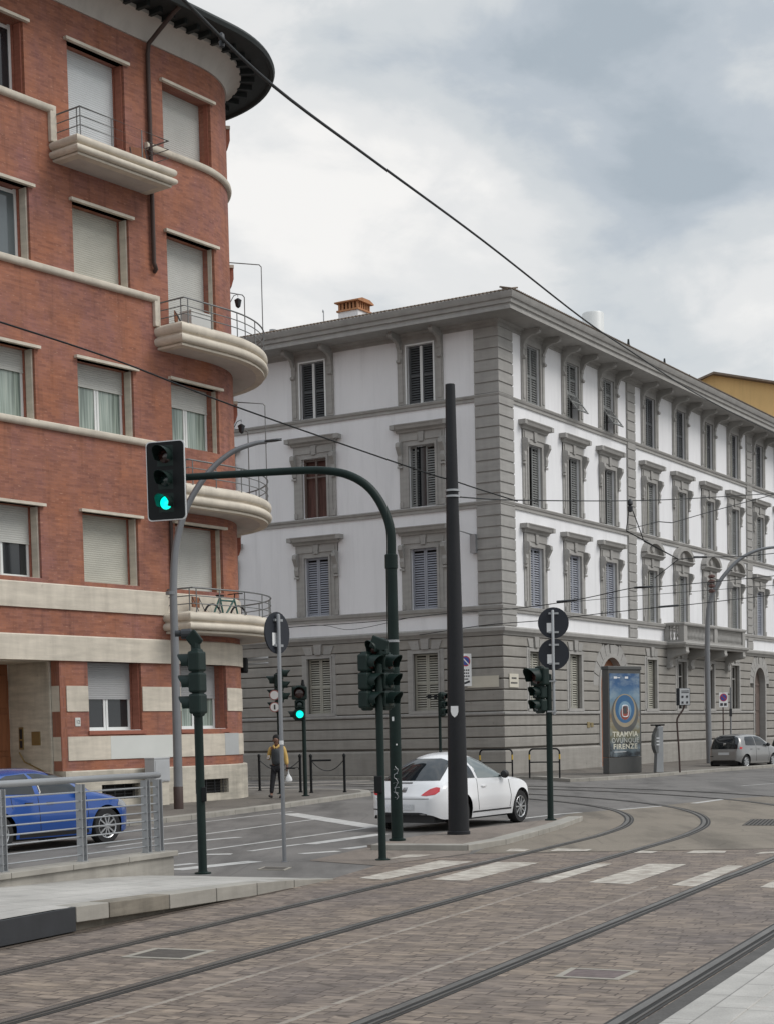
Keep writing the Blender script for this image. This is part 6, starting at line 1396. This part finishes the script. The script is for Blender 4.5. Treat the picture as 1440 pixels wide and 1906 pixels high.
def hand(w, d, side, curl):  # palm plus five fingers from the wrist
    w = Vector(w); d = Vector(d).normalized(); s = Vector(side).normalized(); c = Vector(curl).normalized(); palm = w+d*.07; ch = [[(tuple(w), .026), (tuple(palm), (.034))]]
    for k, ln in ((-1.5, .062), (-.5, .075), (.5, .070), (1.5, .055)):
        a = palm+s*k*.018+d*.015; ch.append([(tuple(palm), .034), (tuple(a), .010), (tuple(a+d*ln*.55+c*.012), .009), (tuple(a+d*ln*.8+c*.04), .008)])
    a = w+d*.03-s*.03; ch.append([(tuple(palm), .034), (tuple(a), .011), (tuple(a+d*.035-s*.015+c*.02), .009)]); return ch
ra_ = [(-.185, .0, 1.41), (-.25, .03, 1.15), (-.185, -.20, 1.13)]; la_ = [(.185, .0, 1.41), (.25, .03, 1.14), (.295, -.03, .90)]
lg = [[(-.085, 0, .90), (-.115, -.11, .50), (-.14, -.20, .10)], [(.085, 0, .90), (.085, .03, .50), (.075, .17, .10)]]
ch = [[(P0, .12), ((0, .01, 1.14), .11), ((0, .0, 1.36), .125), ((-.005, -.005, 1.48), .055), ((-.01, -.015, 1.555), .062), ((-.015, -.02, 1.64), .090), ((-.012, -.012, 1.705), .062)],
      [((0, .0, 1.36), .125), (ra_[0], .058), (ra_[1], .042), (ra_[2], .030)], [((0, .0, 1.36), .125), (la_[0], .058), (la_[1], .042), (la_[2], .030)]]
for l in lg: ch.append([(P0, .12), (l[0], .085), (l[1], .055), (l[2], .04), (tuple(Vector(l[2])+Vector((-.015, -.14, -.05))), .03)])
ch += hand(ra_[2], (.1, -1, .1), (1, .1, 0), (.2, 0, .9)); ch += hand(la_[2], (.05, -.1, -1), (.2, 1, 0), (-1, 0, 0))
body = skin('body', ch, MT['skin'], person)
m = MB(); m.ext([(-.11, 0), (-.098, .02), (-.09, -.02)], lambda a, b, d: (d-.015, a-.012, 1.625+b), -.012, .012); m.build('nose', MT['skin'], person)
m = MB(); [m.lathe([(.004, -.006), (.011, 0), (.004, .006)], (-.015+s*.032, -.102, 1.655), 8, 'y') for s in (-1, 1)]; m.build('eye', MT['ink'], person)
m = MB(); [m.lathe([(.01, -.012), (.024, 0), (.01, .012)], (-.015+s*.092, -.01, 1.64), 8, 'x') for s in (-1, 1)]; m.build('ear', MT['skin'], person)
skin('hair', [[((-.015, -.03, 1.735), .10), ((-.013, .02, 1.72), .118), ((-.013, .05, 1.66), .11), ((-.01, .05, 1.59), .07)]], MT['hair'], person)
skin('beard', [[((-.015, -.055, 1.575), .050), ((-.015, -.065, 1.555), .040)], [((-.015, -.055, 1.575), .050), ((-.075, -.03, 1.60), .02)], [((-.015, -.055, 1.575), .050), ((.045, -.03, 1.60), .02)]], MT['hair'], person)
skin('shirt', [[((0, -.012, .90), (.165)), ((0, -.02, 1.12), .165), ((0, -.03, 1.33), .178), ((0, -.015, 1.42), .12)]], MT['vest'], person)
skin('jacket_sleeve', [[((-.13, .02, 1.42), .07), (ra_[0], .074), (ra_[1], .062), (tuple(Vector(ra_[2])*.9+Vector(ra_[1])*.1), .052)]], MT['jacket'], person)
skin('jacket_sleeve', [[((.13, .02, 1.42), .085), (la_[0], .088), (la_[1], .072), (tuple(Vector(la_[2])*.9+Vector(la_[1])*.1), .054)]], MT['jacket'], person)
skin('jacket_hood', [[((-.02, -.13, 1.40), .03), ((-.085, -.06, 1.48), .034), ((-.06, .07, 1.48), .05), ((.06, .07, 1.48), .05), ((.075, -.06, 1.48), .034), ((.0, -.13, 1.40), .03)]], MT['jacket'], person)
skin('jacket_back', [[((0, .07, .92), .11), ((0, .075, 1.15), .12), ((0, .07, 1.38), .12)]], MT['jacket'], person)
skin('trousers', [[((0, 0, .93), .142), ((-.085, 0, .86), .105), (lg[0][1], .080), (tuple(Vector(lg[0][2])+Vector((0, 0, .03))), .062)], [((0, 0, .93), .142), ((.085, 0, .86), .105), (lg[1][1], .080), (tuple(Vector(lg[1][2])+Vector((0, 0, .03))), .062)]], MT['trouser'], person)
for l, tz in ((lg[0], .045), (lg[1], -.02)):
    a = Vector(l[2]); skin('shoe', [[(tuple(a+Vector((0, .05, -.055))), .045), (tuple(a+Vector((-.01, -.06, -.055+tz*.5))), .046), (tuple(a+Vector((-.02, -.17, -.062+tz))), .036)]], MT['shoe'], person)
M4 = Matrix.Translation(pp_) @ Matrix.Rotation(-.18, 4, 'Z')
q = M4 @ Vector((-.17, -.32, 1.17)); t = thing('phone', 'phone held in the hand of the walking person', 'phone', q, -.18); m = MB(); m.obox((0, 0, 0), Vector((.036, 0, 0)), Vector((0, .06, .045)), Vector((0, -.003, .004))); m.build('case', MT['phone'], t, bevel=.003)
q = M4 @ Vector((.31, -.04, .80)); t = thing('carrier_bag', 'white plastic bag hanging from the hand of the walking person', 'bag', q, .2)
m = MB(); pr_ = [(0, .012, .01), (-.10, .016, .012), (-.15, .04, .03), (-.22, .08, .045), (-.30, .105, .05), (-.33, .09, .045)]; vs = []; n = 14
for z, rx, ry in pr_:
    for j in range(n): a = 2*pi*j/n; w_ = 1+.12*sin(5*a+z*20); vs.append((rx*cos(a)*w_+.02, ry*sin(a)*w_, z))
m.add(vs, [(i*n+j, i*n+(j+1) % n, (i+1)*n+(j+1) % n, (i+1)*n+j) for i in range(5) for j in range(n)]+[tuple(range(5*n, 6*n))]); m.build('bag', MT['bag'], t, smooth=60)
q = M4 @ Vector((.36, -.05, .84)); t = thing('umbrella', 'folded black umbrella held behind the white plastic bag', 'umbrella', q, .1); m = MB(); m.tube([(-.10, 0, .01), (.16, .0, -.0)], .022, 8); m.build('canopy', MT['black'], t, smooth=50); m = MB(); m.tube([(.16, 0, 0), (.22, 0, .03), (.26, 0, .0), (.27, 0, -.05)], .012, 6); m.build('handle', MT['black'], t, smooth=50)
# =================================================================== SKY AND LIGHT
w = bpy.data.worlds.new('World'); SC.world = w; w.use_nodes = True; nt = w.node_tree; nt.nodes.clear()
def wn(t, **k):
    q = nt.nodes.new(t)
    for a, b in k.items(): setattr(q, a, b)
    return q
SUN_EL, SUN_AZ = radians(48), radians(100)      # azimuth measured from +Y towards +X
out = wn('ShaderNodeOutputWorld'); bg = wn('ShaderNodeBackground'); bg.inputs['Strength'].default_value = .10
sky = wn('ShaderNodeTexSky', sky_type='NISHITA', sun_disc=False, sun_elevation=SUN_EL, sun_rotation=SUN_AZ)
tc = wn('ShaderNodeTexCoord'); sep = wn('ShaderNodeSeparateXYZ'); nt.links.new(tc.outputs['Generated'], sep.inputs[0])
def wm(op, a, b=0.0, c=None):
    q = wn('ShaderNodeMath', operation=op)
    for i, v in enumerate((a, b) if c is None else (a, b, c)):
        if hasattr(v, 'links'): nt.links.new(v, q.inputs[i])
        else: q.inputs[i].default_value = v
    return q.outputs[0]
def wmix(a, b, f, typ='MIX'):
    q = wn('ShaderNodeMix', data_type='RGBA', blend_type=typ); I = q.inputs
    for i, v in ((0, f), (6, a), (7, b)):
        if hasattr(v, 'links'): nt.links.new(v, I[i])
        elif isinstance(v, tuple): I[i].default_value = (*v, 1)
        else: I[i].default_value = v
    return q.outputs[2]
def wramp(f, st):
    q = wn('ShaderNodeValToRGB'); e = q.color_ramp.elements; q.color_ramp.interpolation = 'EASE'
    while len(e) < len(st): e.new(.5)
    for k, (p, c) in zip(e, st): k.position = p; k.color = (*c, 1) if isinstance(c, tuple) else (c, c, c, 1)
    nt.links.new(f, q.inputs[0]); return q.outputs[0]
zc = wm('MAXIMUM', sep.outputs[2], 0.0)
mp = wn('ShaderNodeMapping'); mp.inputs['Scale'].default_value = (1, 1, 1.9); mp.inputs['Location'].default_value = (.35, .2, .1); nt.links.new(tc.outputs['Generated'], mp.inputs[0])
def wnoise(s, d, r, dist=0.0, loc=None):
    q = wn('ShaderNodeTexNoise'); q.inputs['Scale'].default_value = s; q.inputs['Detail'].default_value = d; q.inputs['Roughness'].default_value = r; q.inputs['Distortion'].default_value = dist
    nt.links.new(mp.outputs[0], q.inputs['Vector']); return q.outputs['Fac']
n1 = wnoise(3.6, 8, .52, .4); n2 = wnoise(11.0, 7, .55, .3)
def blob(px, py, rx, ry):                        # soft cloud mass around a sky direction
    d = ray(px, py).normalized(); az, el = math.atan2(d.x, d.y), math.asin(d.z)
    a = wm('ARCTAN2', sep.outputs[0], sep.outputs[1]); e_ = wm('ARCSINE', sep.outputs[2])
    u = wm('DIVIDE', wm('SUBTRACT', a, az), rx/FPX); v = wm('DIVIDE', wm('SUBTRACT', e_, el), ry/FPX)
    return wm('POWER', 2.718, wm('MULTIPLY', wm('ADD', wm('MULTIPLY', u, u), wm('MULTIPLY', v, v)), -1.0))
dark = wm('MULTIPLY', blob(1230, 290, 330, 150), .95)
dark = wm('ADD', dark, wm('MULTIPLY', blob(850, 130, 330, 80), .45)); dark = wm('ADD', dark, wm('MULTIPLY', blob(1000, 90, 500, 60), .28))
light = wm('ADD', wm('MULTIPLY', blob(1000, 440, 170, 75), .45), wm('MULTIPLY', blob(640, 330, 260, 160), .35))
light = wm('ADD', light, wm('MULTIPLY', blob(1380, 420, 120, 70), .25)); light = wm('ADD', light, wm('MULTIPLY', blob(560, 40, 160, 80), .15))
f = wm('ADD', wm('MULTIPLY', wm('SUBTRACT', n1, .5), 1.6), wm('MULTIPLY', wm('SUBTRACT', n2, .5), .85))
f = wm('ADD', f, .60); f = wm('ADD', f, wm('MULTIPLY', light, .38)); f = wm('SUBTRACT', f, wm('MULTIPLY', dark, .43))
f = wm('ADD', f, wm('MULTIPLY', wm('SUBTRACT', 1.0, wm('MULTIPLY', zc, 4.2)), .14))
cl = wramp(f, [(.08, (.36, .42, .485)), (.30, (.44, .495, .56)), (.52, (.57, .61, .65)), (.72, (.70, .72, .745)), (.95, (.82, .825, .835))])
zen = wm('ADD', 1.0, wm('MULTIPLY', wm('SMOOTH_MIN', wm('MAXIMUM', wm('SUBTRACT', zc, .42), 0.0), .5, .1), 1.8))
cl10 = wmix(cl, (10.0, 10.0, 10.0), 1.0, 'MULTIPLY')
z3 = wn('ShaderNodeCombineColor'); [nt.links.new(wm('MULTIPLY', zen, q), z3.inputs[i]) for i, q in enumerate((1.02, 1.0, .965))]
cl10 = wmix(cl10, z3.outputs[0], 1.0, 'MULTIPLY')
skc = wmix(sky.outputs[0], cl10, .95)
nt.links.new(skc, bg.inputs['Color']); nt.links.new(bg.outputs[0], out.inputs[0])
sd = bpy.data.lights.new('sun', 'SUN'); sd.energy = 1.6; sd.angle = radians(28); sd.color = (1, .96, .91)
so = bpy.data.objects.new('sun', sd); COL.objects.link(so)
sv = Vector((sin(SUN_AZ)*cos(SUN_EL), cos(SUN_AZ)*cos(SUN_EL), sin(SUN_EL))); so.rotation_euler = sv.to_track_quat('Z', 'Y').to_euler(); so.location = (20, -10, 40)
SC.view_settings.view_transform = 'Standard'; SC.view_settings.look = 'None'; SC.view_settings.exposure = .19; SC.view_settings.gamma = 1
SC.render.engine = 'CYCLES'
